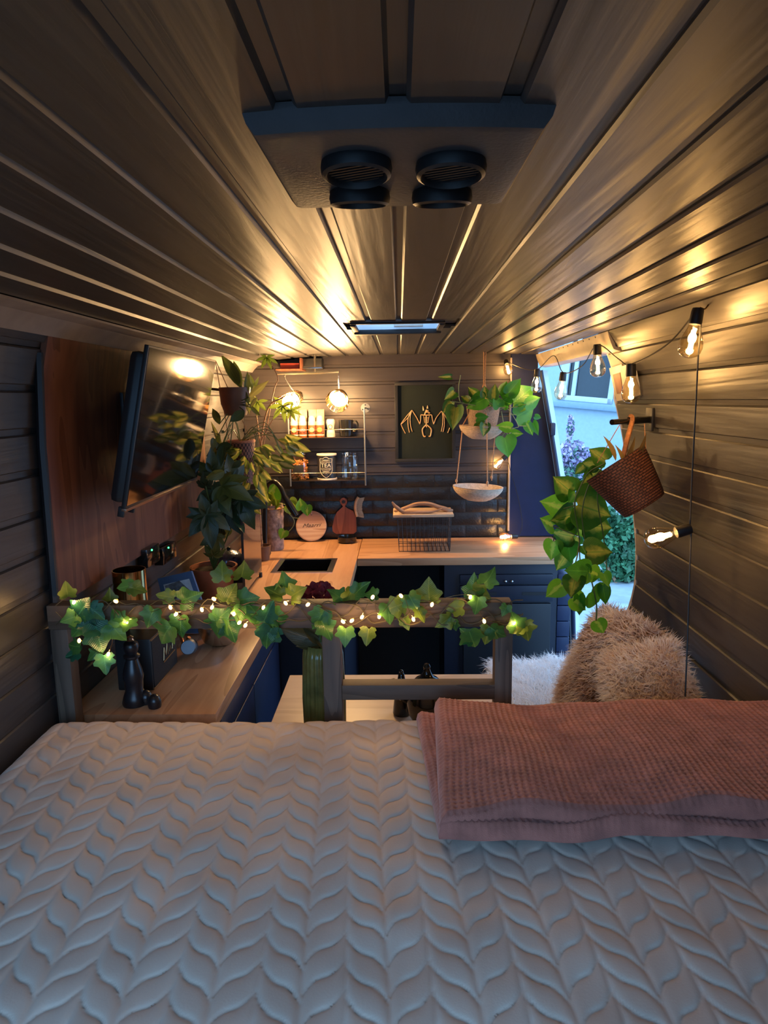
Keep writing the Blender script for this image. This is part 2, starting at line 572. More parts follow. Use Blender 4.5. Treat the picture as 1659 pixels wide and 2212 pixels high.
for lo, hi in (((HX0 - 0.018, HY1 - 0.012, zc0 - 0.010), (HX1 + 0.018, HY1 + 0.03, zc0 + 0.006)), ((HX0 - 0.018, HY0 - 0.02, zc0 + 0.001), (HX1 + 0.018, HY0, zc0 + 0.007)),
               ((HX0 - 0.018, HY0, zc0 - 0.004), (HX0, HY1, zc0 + 0.006)), ((HX1, HY0, zc0 - 0.004), (HX1 + 0.018, HY1, zc0 + 0.006))):
    fr_.box(lo, hi, 0.003)
fr_.build('frame', M['black'], hatch)
MB().box((HX0 + 0.12, HY1 - 0.03, zc0 + 0.012), (HX0 + 0.22, HY1 - 0.014, zc0 + 0.024), 0.003).build('handle', M['plastic_white'], hatch)

# left wall
LP = [(-0.815, 0.170), (-0.838, 0.128), (-0.862, 0.030), (-0.872, -0.070), (-0.875, -0.168), (-0.877, -0.270), (-0.877, -0.364), (-0.877, -0.456),
      (-0.877, -0.545), (-0.877, -0.635), (-0.877, -0.725), (-0.877, -0.815), (-0.877, -0.905), (-0.877, -0.995), (-0.877, -1.085), (-0.877, -1.175)]
LPz = [(x, EYE + h) for x, h in LP]
wl = sheet('wall_left', [(-0.775, EYE + 0.225), (-0.83, EYE + 0.175)] + [(x - 0.014, z) for x, z in LPz[1:]] + [(-0.891, 0.0)], Y_BACK, Y_FRONT + 0.05, M['shell'], out=-1)
for i in range(len(LPz) - 1):
    board(wl, LPz[i], LPz[i + 1], Y_BACK, Y_FRONT - 0.012, (1, 0), M['paint'])
# trim strip between ceiling and left wall
sheet('trim_1', [(-0.745, EYE + 0.2055), (-0.782, EYE + 0.198), (-0.806, EYE + 0.176), (-0.818, EYE + 0.160)], Y_BACK, Y_FRONT - 0.013, M['strip'], thick=0.006, out=1)

# right wall with the side door opening
RP = [(0.750, 0.2315), (0.797, 0.157), (0.845, 0.070), (0.865, -0.030), (0.872, -0.125), (0.875, -0.220), (0.875, -0.315), (0.875, -0.410), (0.875, -0.505),
      (0.875, -0.600), (0.875, -0.695), (0.875, -0.790), (0.875, -0.885), (0.875, -0.98), (0.875, -1.075), (0.875, -1.17)]
RPz = [(x, EYE + h) for x, h in RP]
edge_px = [(1290, 745, 0.75), (1312, 790, 0.805), (1326, 862, 0.86), (1342, 940, 0.868), (1358, 1030, 0.875), (1369, 1110, 0.875), (1375, 1180, 0.875), (1374, 1255, 0.875), (1362, 1310, 0.875), (1340, 1350, 0.875)]
EDGE = sorted([(p.z, p.y) for p in (PX(a, b, c) for a, b, c in edge_px)])


def edge_y(z):
    if z >= EDGE[-1][0]: return EDGE[-1][1]
    if z <= EDGE[0][0]: return EDGE[0][1]
    for (za, ya), (zb, yb) in zip(EDGE, EDGE[1:]):
        if za <= z <= zb: return ya + (yb - ya) * (z - za) / (zb - za)


DOOR_Y1 = 3.70
wr_pts = [(0.775, EYE + 0.25)] + [(x + 0.014, z) for x, z in RPz[1:]] + [(0.889, 0.0)]
wr = sheet('wall_right', wr_pts, Y_BACK, [edge_y(z) - 0.01 for x, z in wr_pts], M['shell'], out=1)
for i in range(len(RPz) - 1):
    board(wr, RPz[i], RPz[i + 1], Y_BACK, edge_y(RPz[i][1]), (-1, 0), M['paint'], y1b=edge_y(RPz[i + 1][1]))
# beige pillar lining along the opening edge
pl = MB()
zs_ = [EYE + 0.19 - 0.05 * i for i in range(22)]
prev = None
vs = []; fs = []
for i, z in enumerate(zs_):
    xw = np.interp(-z, [-q[1] for q in RPz], [q[0] for q in RPz])
    ye = edge_y(z)
    vs += [(xw + 0.002, ye - 0.002, z), (xw + 0.006, ye + 0.030, z), (xw + 0.055, ye + 0.045, z), (xw + 0.055, ye - 0.002, z)]
for i in range(len(zs_) - 1):
    a = 4 * i
    for j in range(4):
        k = (j + 1) % 4
        fs.append((a + j, a + k, a + 4 + k, a + 4 + j))
fs += [(0, 1, 2, 3), tuple(len(vs) - 4 + q for q in (3, 2, 1, 0))]
pm = MB().add(vs, fs)
door1 = thing('door_1', 'open sliding side door frame with beige lining and dark rubber seal', None, (0.85, 3.1, 0), kind='structure')
pm.build('rear_lining', M['beige'], door1)
# header above the opening
y_h0 = edge_y(EYE + 0.16)
sheet('trim_2', [(0.751, EYE + 0.229), (0.757, EYE + 0.208), (0.768, EYE + 0.180), (0.775, EYE + 0.166), (0.800, EYE + 0.158), (0.86, EYE + 0.165)],
      2.5, 3.785, M['beige'], thick=0.012, out=1)
rivets = MB()
for i in range(9):
    y = 2.66 + i * 0.085
    rivets.ball((0.7545, y, EYE + 0.222), (0.004, 0.006, 0.004), 6)
rivets.build('rivet_row', M['black'], door1)
# front edge of the opening: seal and pale outer pillar
front_px = [(1168, 800), (1180, 870), (1192, 940), (1203, 1010), (1214, 1080), (1224, 1150), (1233, 1230), (1238, 1320), (1240, 1420)]
FP = [PY(a, b, 3.72) for a, b in front_px]
FP.append(Vector((FP[-1].x + 0.005, 3.72, 0.02)))
MB().tube(smooth_path(FP, 4), 0.012, 8).build('rubber_seal', M['rubber'], door1)
op = MB()
vs = []; fs = []
for p in FP:
    vs += [(p.x + 0.008, 3.735, p.z), (p.x + 0.050, 3.78, p.z), (p.x + 0.060, 3.95, p.z), (p.x + 0.0, 3.95, p.z)]
for i in range(len(FP) - 1):
    for j in range(4):
        k = (j + 1) % 4
        fs.append((4 * i + j, 4 * i + k, 4 * i + 4 + k, 4 * i + 4 + j))
fs += [(0, 1, 2, 3), tuple(len(vs) - 4 + q for q in (3, 2, 1, 0))]
op.add(vs, fs)
op.build('front_pillar', plain('pale_body_paint', (0.55, 0.62, 0.70), 0.3), door1)
lp = PY(1190, 927, 3.715)
MB().box(lp + Vector((-0.006, -0.02, -0.035)), lp + Vector((0.022, 0.015, 0.035)), 0.008).build('latch', M['rubber'], door1)
# sill of the opening
MB().box((0.86, 2.3, -0.02), (0.98, 3.75, 0.01), 0.004).build('door_sill', M['grey_metal'], door1)

# unseen closed rear door leaf, added to hold back daylight on the right
rd = MB().box((0.30, Y_BACK - 0.05, 0.0), (0.90, Y_BACK - 0.005, EYE + 0.26), 0.004).build('daylight_blocking_door', M['paint_x'])
tag(rd, kind='structure')

CZ0 = EYE - 0.793
# front partition
def front_poly(x0, z0, z1, y, th, mat, name, parent=None, dx=0.0):
    zs = [z0] + sorted(p.z for p in FP if z0 < p.z < z1) + [z1]
    fx = sorted((p.z, p.x) for p in FP)
    xr = [float(np.interp(z, [a for a, b in fx], [b for a, b in fx])) - dx for z in zs]
    poly = [(x0, z0)] + list(zip(xr, zs)) + [(x0, z1)]
    return MB().prism(poly, th, Matrix.Translation((0, y, 0)) @ Matrix.Rotation(math.pi / 2, 4, 'X')).build(name, mat, parent, smooth=False)


wf = front_poly(-0.90, 0.0, EYE + 0.26, Y_FRONT + 0.03, 0.03, M['shell'], 'wall_front')
tag(wf, kind='structure')
hb = [0.262, 0.176, 0.082, -0.010, -0.102, -0.194, -0.286, -0.378, -0.424]
for a, b in zip(hb, hb[1:]):
    board(wf, (0.0, EYE + a), (0.0, EYE + b), -0.872, 0.615, (1, 0), M['paint_x'], axis='X', fixed=Y_FRONT - 0.013)
front_poly(0.617, CZ0 + 0.01, EYE + 0.25, Y_FRONT, 0.016, M['navy'], 'navy_panel', wf, 0.002)
MB().box((0.612, Y_FRONT - 0.022, 0.92), (0.622, Y_FRONT, EYE + 0.215), 0.002).build('edge_bead', M['strip'], wf)

# embossed brick tiles behind the worktop
M['brick'] = plain('black_embossed_brick', (0.009, 0.010, 0.013), 0.30, noise_amt=0.2, bump=0.45, bscale=90)
bm_rows, bl = 5, 0.178
row_h = (0.793 - 0.424) / bm_rows


def brick_mesh(L, hh):
    nx, nz = 8, 4
    vs = []; fs = []
    r = random.Random(int(L * 1e5))
    for j in range(nz + 1):
        for i in range(nx + 1):
            e = (i in (0, nx)) or (j in (0, nz))
            d = 0.0 if e else 0.0045 + r.uniform(-0.0003, 0.0003)
            vs.append((L * i / nx, -d, hh * j / nz))
    for j in range(nz):
        for i in range(nx):
            a = j * (nx + 1) + i
            fs.append((a, a + 1, a + nx + 2, a + nx + 1))
    return mesh_from('brick', vs, fs, M['brick'], True, 60)


bmesh_full = brick_mesh(bl - 0.004, row_h - 0.004)
for r_ in range(bm_rows):
    z = EYE - 0.793 + r_ * row_h + 0.002
    x = -0.87 - (bl / 2 if r_ % 2 else 0)
    while x < 0.610:
        x0, x1 = max(x, -0.872), min(x + bl - 0.004, 0.610)
        if x1 - x0 > 0.02:
            me = bmesh_full if abs((x1 - x0) - (bl - 0.004)) < 1e-4 else brick_mesh(x1 - x0, row_h - 0.004)
            link_mesh('brick', me, wf, Matrix.Translation((x0, Y_FRONT - 0.001, z)))
        x += bl

# ================================================================== OUTSIDE
GZ = -0.55
g = MB().box((-80, -80, GZ - 0.1), (80, 80, GZ))
tag(g.build('ground', plain('pale_gravel_ground', (0.30, 0.33, 0.34), 0.95, noise_amt=0.25, nscale=3.0, bump=1.0, bscale=12), smooth=False), kind='structure')
ap = MB().box((-30, -40, GZ), (30, -0.30, GZ + 0.012))  # unseen dark ground added behind the van to cut bounce onto the ceiling
tag(ap.build('bounce_dimming_ground', plain('bounce_dimming_dark', (0.07, 0.07, 0.072), 0.9, noise_amt=0.2, bump=0.5), smooth=False), kind='structure')
HD = 12.0
O_ = PY(1262, 868, HD)
a_ = math.radians(24)
u = Vector((math.cos(a_), -math.sin(a_), -0.10)).normalized()
nrm = Vector((-math.sin(a_), -math.cos(a_), 0)).normalized()
v = nrm.cross(u).normalized()
if v.z < 0: v = -v
HM = Matrix((u, v, nrm)).transposed().to_4x4(); HM.translation = O_
house = thing('house', 'pale rendered house wall with white framed window beyond the open side door', 'house', (O_.x, O_.y, GZ))
px_m = HD / FPX
M['render_wall'] = plain('pale_house_render', (0.36, 0.45, 0.50), 0.85, noise_amt=0.04, bump=0.1)
M['white_frame'] = plain('white_window_frame', (0.56, 0.60, 0.62), 0.4)
wx0, wx1, wy1 = -0.47, 0.47, 1.55
hw = MB()
for lo, hi in (((-2.2, -3.5, -0.25), (wx0, 3.2, 0)), ((wx1, -3.5, -0.25), (9.0, 3.2, 0)), ((wx0, -3.5, -0.25), (wx1, 0.0, 0)), ((wx0, wy1, -0.25), (wx1, 3.2, 0))):
    hw.box(lo, hi, M=HM)
hw.build('wall', M['render_wall'], house, smooth=False)
wn = MB()
fw = 0.09
for lo, hi in (((wx0, 0, -0.12), (wx0 + fw * 1.6, wy1, 0.02)), ((wx1 - fw, 0, -0.12), (wx1, wy1, 0.02)), ((wx0, 0, -0.12), (wx1, fw, 0.02)), ((wx0, wy1 - fw, -0.12), (wx1, wy1, 0.02)),
               ((wx0 + 0.22, fw, -0.10), (wx0 + 0.29, wy1, -0.01))):
    wn.box(lo, hi, 0.008, M=HM)
win = wn.build('window', M['white_frame'], house)
MB().box((wx0, 0, -0.14), (wx1, wy1, -0.10), M=HM).build('pane', plain('dark_window_glass', (0.02, 0.03, 0.035), 0.08), win, smooth=False)
MB().box((wx0 - 0.25, -0.12, -0.02), (wx1 + 0.25, -0.04, 0.10), 0.01, M=HM).build('sill', plain('blue_grey_sill', (0.22, 0.30, 0.40), 0.5), house)


def shrub(name, label, px_blobs, Y, mat, leaf, n, seed, flower=None):
    r = random.Random(seed)
    base = PY(px_blobs[0][0], px_blobs[0][1], Y)
    t = thing(name, label, 'shrub', (base.x, Y, GZ))
    mb = MB(); fb = MB()
    tot = sum(w * h for _, _, w, h, _ in px_blobs)
    sc = Y / FPX
    for (cx, cy, w, h, fl) in px_blobs:
        c = PY(cx, cy, Y)
        for i in range(int(n * w * h / tot)):
            while True:
                q = Vector((r.uniform(-1, 1), r.uniform(-1, 1), r.uniform(-1, 1)))
                if q.length < 1: break
            q *= 0.75 + 0.25 / max(q.length, 0.3) * q.length
            p = c + Vector((q.x * w * sc / 2, q.y * w * sc / 2 * 0.7, q.z * h * sc / 2))
            if p.z < GZ + 0.02: continue
            d = Vector((r.gauss(0, 1), r.gauss(0, 1), r.gauss(0.3, 1))).normalized()
            s_ = Vector((r.gauss(0, 1), r.gauss(0, 1), r.gauss(0, 1))).cross(d).normalized()
            L = leaf * r.uniform(0.6, 1.3)
            (fb if (flower and r.random() < fl) else mb).add([p - s_ * L * 0.3, p + d * L * 0.5, p + s_ * L * 0.3, p - d * L * 0.5], [(0, 1, 2, 3)])
    fo = mb.build('foliage', mat, t, smooth=False); fo['kind'] = 'stuff'
    if flower and fb.v:
        f2 = fb.build('blossom', flower, t, smooth=False); f2['kind'] = 'stuff'
    st = MB()
    for i in range(6):
        p0 = Vector((base.x + r.uniform(-.1, .1), Y + r.uniform(-.1, .1), GZ))
        p1 = PY(px_blobs[i % len(px_blobs)][0] + r.uniform(-8, 8), px_blobs[i % len(px_blobs)][1], Y)
        st.tube([p0, (p0 + p1) / 2 + Vector((r.uniform(-.06, .06), 0, 0)), p1], [0.02, 0.014, 0.006], 5)
    st.build('stem', M['driftwood'], t)
    return t


M['bush'] = plain('bush_leaf_green', (0.045, 0.16, 0.07), 0.6, noise_amt=0.5, nscale=6)
M['bush2'] = plain('lilac_leaf_green', (0.09, 0.20, 0.13), 0.6, noise_amt=0.4, nscale=6)
M['lilac'] = plain('lilac_blossom', (0.50, 0.40, 0.58), 0.7, noise_amt=0.3, nscale=8)
shrub('lilac_shrub', 'loose lilac shrub with purple blossom against the pale house wall', [(1240, 1040, 80, 90, 0.3), (1235, 985, 70, 70, 0.8), (1258, 1000, 50, 60, 0.8), (1232, 925, 16, 60, 0.8), (1285, 1050, 50, 60, 0.3)], 10.6, M['bush2'], 0.09, 2600, 3, M['lilac'])
shrub('green_bush', 'dense green bush growing beside the gravel outside the door', [(1340, 1190, 90, 160, 0), (1300, 1150, 90, 120, 0), (1375, 1170, 90, 190, 0), (1330, 1255, 100, 70, 0), (1270, 1130, 60, 80, 0)], 8.0, M['bush'], 0.085, 5200, 5)
# ================================================================== BED
BED_Z = 0.922
BED_Y1 = 1.515
bed = thing('bed', 'wide raised bed with mattress and herringbone quilted taupe bedspread', 'bed', (0, 0.5, 0))
BX0, BX1, BY0 = -0.862, 0.868, -0.10
MB().box((BX0 + 0.01, BY0, 0.62), (BX1 - 0.01, BED_Y1 - 0.03, 0.68), 0.004).build('platform', M['rail'], bed)
MB().box((BX0 + 0.012, BY0 + 0.01, 0.681), (BX1 - 0.012, BED_Y1 - 0.022, BED_Z - 0.03), 0.03).build('mattress', plain('mattress_ticking', (0.45, 0.40, 0.35), 0.9), bed)
for lx in (BX0 + 0.05, BX1 - 0.09):
    for ly in (-0.05, BED_Y1 - 0.1):
        MB().box((lx, ly, 0.0), (lx + 0.045, ly + 0.045, 0.62), 0.003).build('leg', M['railz'], bed)
# bedspread: height field of quilted herringbone cells, rounding over the foot and the sides
nx = 640
gx = np.linspace(-0.09, (BX1 - BX0) + 0.09, nx)       # arc length across
gy = np.concatenate([np.linspace(0.0, 0.40, 60), np.linspace(0.40, (BED_Y1 - BY0) + 0.12, 480)[1:]])
ny = len(gy)
U, V = np.meshgrid(gx, gy)
CW_, RW_ = 0.0575, 0.050
cu = (U - 0.03 + 0.06 * V) / CW_
ci = np.floor(cu).astype(int); cf = cu - ci
sgn = np.where(ci % 2 == 0, 1.0, -1.0)
wig = 1.25 * cf + 0.13 * np.sin(2 * np.pi * cf)
s_ = V / RW_ + np.where(ci % 2 == 0, wig, -wig)
sf = s_ - np.floor(s_)
# leaf-shaped puffs: deepest at the stitch, fuller on one side
puff = (1 - np.abs(2 * sf ** 0.8 - 1) ** 2.4) ** 0.55
col_ = (1 - np.abs(2 * cf - 1) ** 7)
hq = 0.0046 * puff * (0.35 + 0.65 * col_) - 0.0011 * np.exp(-(np.minimum(sf, 1 - sf) / 0.035) ** 2)
rngq = np.random.default_rng(3)
wr_ = 0
for _ in range(26):
    k1, k2, ph = rngq.uniform(-60, 60), rngq.uniform(-60, 60), rngq.uniform(0, 6.28)
    wr_ = wr_ + 0.00028 * np.sin(k1 * U + k2 * V + ph)
for _ in range(8):
    k1, k2, ph = rngq.uniform(-9, 9), rngq.uniform(-9, 9), rngq.uniform(0, 6.28)
    wr_ = wr_ + 0.0012 * np.sin(k1 * U + k2 * V + ph)
hq = hq + wr_


def fold(arc, total, r):
    """position and normal along a flat top that rounds down past both ends; returns x, z, nx, nz"""
    x = np.where(arc < 0, 0.0, np.where(arc > total, total, arc)).astype(float)
    z = np.zeros_like(x); n_x = np.zeros_like(x); n_z = np.ones_like(x)
    lo = arc < r
    th = np.clip((r - arc) / r, 0, np.pi / 2)
    x = np.where(lo, r - r * np.sin(th), x); z = np.where(lo, -r * (1 - np.cos(th)), z)
    ext = np.maximum((r - arc) - r * np.pi / 2, 0); z = np.where(lo, z - ext, z)
    n_x = np.where(lo, -np.sin(th), n_x); n_z = np.where(lo, np.cos(th), n_z)
    hi = arc > total - r
    th = np.clip((arc - (total - r)) / r, 0, np.pi / 2)
    x = np.where(hi, total - r + r * np.sin(th), x); z = np.where(hi, -r * (1 - np.cos(th)), z)
    ext = np.maximum((arc - (total - r)) - r * np.pi / 2, 0); z = np.where(hi, z - ext, z)
    n_x = np.where(hi, np.sin(th), n_x); n_z = np.where(hi, np.cos(th), n_z)
    return x, z, n_x, n_z


xx, zx, nxx, nzx = fold(U, BX1 - BX0, 0.05)
yy, zy, nyy, nzy = fold(V + 0.2, (BED_Y1 - BY0) + 0.2, 0.035)
PXq = BX0 + xx + nxx * hq
PYq = BY0 - 0.2 + yy + nyy * hq
nn_ = np.minimum(nzx, nzy)
PZq = BED_Z - 0.010 + zx + zy + nn_ * hq
# corner softening
PZq = np.maximum(PZq, 0.70)
PXq = np.clip(PXq, BX0 - 0.001, BX1 + 0.001)
verts = np.stack([PXq, PYq, PZq], -1).reshape(-1, 3) - np.array([0, 0.5, 0])
idx = np.arange(nx * ny).reshape(ny, nx)
quads = np.stack([idx[:-1, :-1], idx[:-1, 1:], idx[1:, 1:], idx[1:, :-1]], -1).reshape(-1, 4)


def fast_mesh(name, verts, quads, mat):
    me = bpy.data.meshes.new(name)
    me.vertices.add(len(verts)); me.vertices.foreach_set('co', np.asarray(verts, dtype=np.float32).ravel())
    nq, k = quads.shape
    me.loops.add(nq * k); me.loops.foreach_set('vertex_index', quads.astype(np.int32).ravel())
    me.polygons.add(nq)
    me.polygons.foreach_set('loop_start', np.arange(0, nq * k, k, dtype=np.int32))
    me.polygons.foreach_set('use_smooth', np.ones(nq, dtype=bool))
    me.update(calc_edges=True)
    me.validate()
    me.materials.append(mat)
    return me


M['quilt'] = plain('taupe_quilted_velvet', (0.58, 0.465, 0.375), 0.85, noise_amt=0.10, nscale=7, bump=0.08, bscale=300, sheen=0.25)
link_mesh('bedspread', fast_mesh('bedspread', verts, quads, M['quilt']), bed)

# ================================================================== BLANKET (folded waffle knit)
M['knit'] = plain('dusty_rose_waffle_knit', (0.36, 0.128, 0.092), 0.92, noise_amt=0.22, nscale=26, bump=0.3, bscale=500, sheen=0.3)
blanket = thing('blanket', 'folded dusty rose waffle knit blanket lying on the bed', 'blanket', (0.45, 1.3, BED_Z))


def slab(name, corners, z0, thick, seed, cell=0.0125, droop=0.0):
    """corners: far-left, far-right, near-right, near-left (x, y); cloth layer with a waffle relief"""
    fl_, fr2, nr, nl = [Vector(c) for c in corners]
    n_u = int((fr2 - fl_).length / 0.0030); n_v = int((nl - fl_).length / 0.0030)
    r = 0.45 * thick
    tu = np.linspace(0, 1, n_u); tv = np.linspace(0, 1, n_v)
    a, b = np.meshgrid(tu, tv)
    X = (fl_.x * (1 - a) + fr2.x * a) * (1 - b) + (nl.x * (1 - a) + nr.x * a) * b
    Yv = (fl_.y * (1 - a) + fr2.y * a) * (1 - b) + (nl.y * (1 - a) + nr.y * a) * b
    lu = (fr2 - fl_).length; lv = (nl - fl_).length
    du = np.minimum(a, 1 - a) * lu; dv = np.minimum(b, 1 - b) * lv
    d = np.minimum(du, dv)
    e = np.clip(d / (thick * 0.8), 0, 1)
    prof = np.sqrt(np.clip(1 - (1 - e) ** 2, 0, 1))
    rg = np.random.default_rng(seed)
    und = 0
    for _ in range(9):
        und = und + rg.uniform(0.0008, 0.0022) * np.sin(rg.uniform(-22, 22) * X + rg.uniform(-14, 14) * Yv + rg.uniform(0, 6))
    uu = a * lu / cell + 0.25 * np.sin(9 * b); vv = b * lv / cell + 0.3 * np.sin(7 * a)
    waf = np.maximum(np.abs(np.cos(np.pi * uu)) ** 3, 0.8 * np.abs(np.cos(np.pi * vv)) ** 3)
    hz = prof * (thick + und * 1.5) + 0.0038 * waf
    # wavy outline
    out = 0.006 * np.sin(15 * a + seed) * (0.5 - b) * 2 + 0.004 * np.sin(31 * a + 2)
    Yv = Yv + out
    Z = z0 + hz
    vs = np.stack([X, Yv, Z], -1).reshape(-1, 3)
    ii = np.arange(n_u * n_v).reshape(n_v, n_u)
    qs = np.stack([ii[:-1, :-1], ii[1:, :-1], ii[1:, 1:], ii[:-1, 1:]], -1).reshape(-1, 4)
    # closing skirt down to the bed
    rim = np.concatenate([ii[0, :], ii[1:, -1], ii[-1, -2::-1], ii[-2:0:-1, 0]])
    low = vs[rim].copy(); low[:, 2] = z0
    base = len(vs)
    vs = np.concatenate([vs, low])
    m = len(rim); nxt = np.roll(np.arange(m), -1)
    sk = np.stack([rim, rim[nxt], base + nxt, base + np.arange(m)], -1)
    qs = np.concatenate([qs, sk])
    vs = vs - np.array(blanket.location)
    return link_mesh(name, fast_mesh(name, vs, qs, M['knit']), blanket)


zt = BED_Z + 0.035
c = [PZ(938, 1512, zt + 0.012), PZ(1700, 1500, zt + 0.012), PZ(1735, 1752, zt), PZ(950, 1772, zt)]
fy = 1.50
c_up = [(c[0].x, min(c[0].y, fy)), (0.862, fy), (0.862, c[2].y + 0.01), (c[3].x, c[3].y)]
zl = BED_Z + 0.002
d_ = [PZ(900, 1556, zl + 0.016), PZ(952, 1800, zl + 0.01)]
c_lo = [(d_[0].x, 1.485), (0.866, 1.49), (0.866, c[2].y - 0.012), (c[3].x - 0.002, c[3].y - 0.014)]
slab('lower_fold', c_lo, BED_Z + 0.003, 0.022, 4)
slab('upper_fold', c_up, BED_Z + 0.020, 0.028, 9)

# ================================================================== BED GUARD RAIL
RY0, RY1 = 1.560, 1.605
rail = thing('bed_guard_rail', 'brown timber guard rail along the foot of the bed', 'guard rail', (-0.3, RY0, 0.0))


def rail_box(xa, ya, xb, yb, name, mat, y0=RY0, y1=RY1):
    p = PY(xa, ya, y0); q = PY(xb, yb, y0)
    MB().box((min(p.x, q.x), y0, min(p.z, q.z)), (max(p.x, q.x), y1, max(p.z, q.z)), 0.003).build(name, mat, rail)


tl_ = PY(97, 1312, RY0); br_ = PY(1106, 1358, RY0)
zr1 = (PY(97, 1312, RY0).z + PY(1106, 1298, RY0).z) / 2
zr0 = (PY(400, 1362, RY0).z + PY(1000, 1352, RY0).z) / 2
MB().box((-0.868, RY0, zr0), (br_.x, RY1, zr1), 0.003).build('top_rail', M['rail'], rail)
for xa, xb in ((103, 146), (697, 737), (1069, 1107)):
    p = PY(xa, 1440, RY0); q = PY(xb, 1440, RY0)
    if xa == 103: p.x = -0.866; q.x = -0.822
    MB().box((p.x, RY0 + 0.002, 0.0), (q.x, RY1 - 0.002, zr0), 0.003).build('post', M['railz'], rail)
pa = PY(738, 1483, RY0); pb = PY(1069, 1512, RY0)
za, zb = PY(900, 1481, RY0).z, PY(900, 1513, RY0).z
MB().box((pa.x, RY0 + 0.002, zb), (pb.x, RY1 - 0.002, za), 0.003).build('lower_rail', M['rail'], rail)

# ================================================================== CEILING CONSOLE
con = thing('ceiling_vent_console', 'charcoal ceiling console with four round air vents above the bed', 'console', (0, 0.72, EYE + 0.22))
cx0, cx1, cy0, cy1 = -0.132, 0.136, 0.612, 0.842
zb_, zt_ = EYE + 0.2235, EYE + 0.246
vs = []; fs = []
n = 12
for (ins, zz) in ((0.0, zt_), (0.004, EYE + 0.233), (0.010, zb_ + 0.002), (0.016, zb_)):
    loop = []
    for i in range(n + 1):
        f = i / n
        bow = 0.010 * (1 - (2 * f - 1) ** 2)
        loop.append((cx0 + ins + (cx1 - cx0 - 2 * ins) * f, cy0 - bow + ins * 0.9, zz))
    for i in range(n + 1):
        f = 1 - i / n
        loop.append((cx0 + 0.004 + ins + (cx1 - cx0 - 0.008 - 2 * ins) * f, cy1 - ins * 0.3, zz))
    vs += loop
m = 2 * (n + 1)
for k in range(3):
    for i in range(m):
        j = (i + 1) % m
        fs.append((k * m + i, k * m + j, (k + 1) * m + j, (k + 1) * m + i))
fs.append(tuple(3 * m + i for i in range(m)))
M['console'] = plain('charcoal_leatherette', (0.045, 0.043, 0.045), 0.5, noise_amt=0.15, bump=0.12, bscale=200)
MB().add(vs, fs).build('housing', M['console'], con, angle=30)
for (px, py, tilt) in ((770, 366, -3), (974, 366, -3), (777, 428, 9), (955, 427, 9)):
    p = PZ(px, py, zb_ - 0.006)
    r_o = 0.0345 if py < 400 else 0.0335
    T = Matrix.Translation((p.x, p.y, zb_ + 0.002)) @ Matrix.Rotation(math.radians(tilt), 4, 'X') @ Matrix.Rotation(math.pi, 4, 'X')
    prof = [(r_o * 0.86, -0.004), (r_o * 0.97, 0.002), (r_o, 0.008), (r_o * 0.96, 0.014), (r_o * 0.86, 0.016), (r_o * 0.80, 0.013), (r_o * 0.78, 0.006), (0.0, 0.006)]
    vent = MB().lathe(prof, T, 32).build('air_vent', M['black'], con)
    gr = MB()
    for i in range(-4, 5):
        xx_ = i * r_o * 0.17
        hl = math.sqrt(max(0, (r_o * 0.79) ** 2 - xx_ ** 2))
        gr.box((-hl, xx_ - 0.0012, 0.006), (hl, xx_ + 0.0012, 0.0105), M=T @ Matrix.Rotation(math.radians(20), 4, 'Z'))
    gr.build('grille', M['black'], vent, smooth=False)

# ================================================================== LEFT WALL PANEL + TV
pan = thing('wall_panel', 'reddish brown stained plywood panel on the left wall behind the television', 'panel', (-0.85, 1.7, 1.17))
PY0, PY1 = 1.60, 2.95
pts = [(-0.862, EYE - 0.500), (-0.860, EYE - 0.30), (-0.857, EYE - 0.10), (-0.846, EYE + 0.05), (-0.8195, EYE + 0.158)]
so = sheet('board_face', pts, PY0, PY1, M['panelwood'], kind=None, parent=pan, thick=0.014, out=1)
so.data.transform(wm(pan).inverted())
MB().tube([(-0.842, PY0 - 0.008, EYE + 0.12), (-0.856, PY0 - 0.008, EYE - 0.1), (-0.862, PY0 - 0.008, EYE - 0.52)], 0.010, 6).build('edge_strip', M['black'], pan)

tv = thing('television', 'flat black television on a wall bracket in front of the brown panel', 'television', (-0.72, 2.08, 1.3))
tl = PX(321, 745, -0.640); bl_ = PX(270, 1103, -0.735)
Yn = (tl.y + bl_.y) / 2
tr_ = PX(463, 776, -0.655)
# screen plane: near edge from bl to tl, far edge through tr
e_up = (tl - bl_)
e_fw = Vector((tr_.x - tl.x, tr_.y - tl.y, 0.0))
e_fw = e_fw.normalized() * 0.70
nrm_tv = e_up.cross(e_fw).normalized()
if nrm_tv.x < 0: nrm_tv = -nrm_tv
TM = Matrix((e_fw.normalized(), (e_up - e_fw.normalized() * e_up.dot(e_fw.normalized())).normalized(), nrm_tv)).transposed().to_4x4()
TM.translation = bl_
th_ = e_up.length; tw_ = 0.70
M['tvbody'] = plain('tv_black_plastic', (0.010, 0.010, 0.011), 0.45)
M['tvscreen'] = plain('tv_glossy_screen', (0.006, 0.006, 0.007), 0.07, coat=0.3)
MB().box((0, 0, -0.012), (tw_, th_, 0.0), 0.003, M=TM).build('bezel', M['tvbody'], tv)
MB().box((0.012, 0.012, -0.052), (tw_ - 0.03, th_ - 0.02, -0.011), 0.018, M=TM).build('rear_housing', M['tvbody'], tv)
MB().box((0.006, 0.012, -0.001), (tw_ - 0.006, th_ - 0.006, 0.0012), M=TM).build('screen', M['tvscreen'], tv, smooth=False)
MB().box((0.0, -0.004, -0.01), (tw_, 0.004, 0.003), 0.001, M=TM).build('lower_trim', plain('bronze_trim', (0.30, 0.17, 0.11), 0.3, 0.7), tv)
cM = TM @ Vector((tw_ / 2, th_ / 2, -0.050))
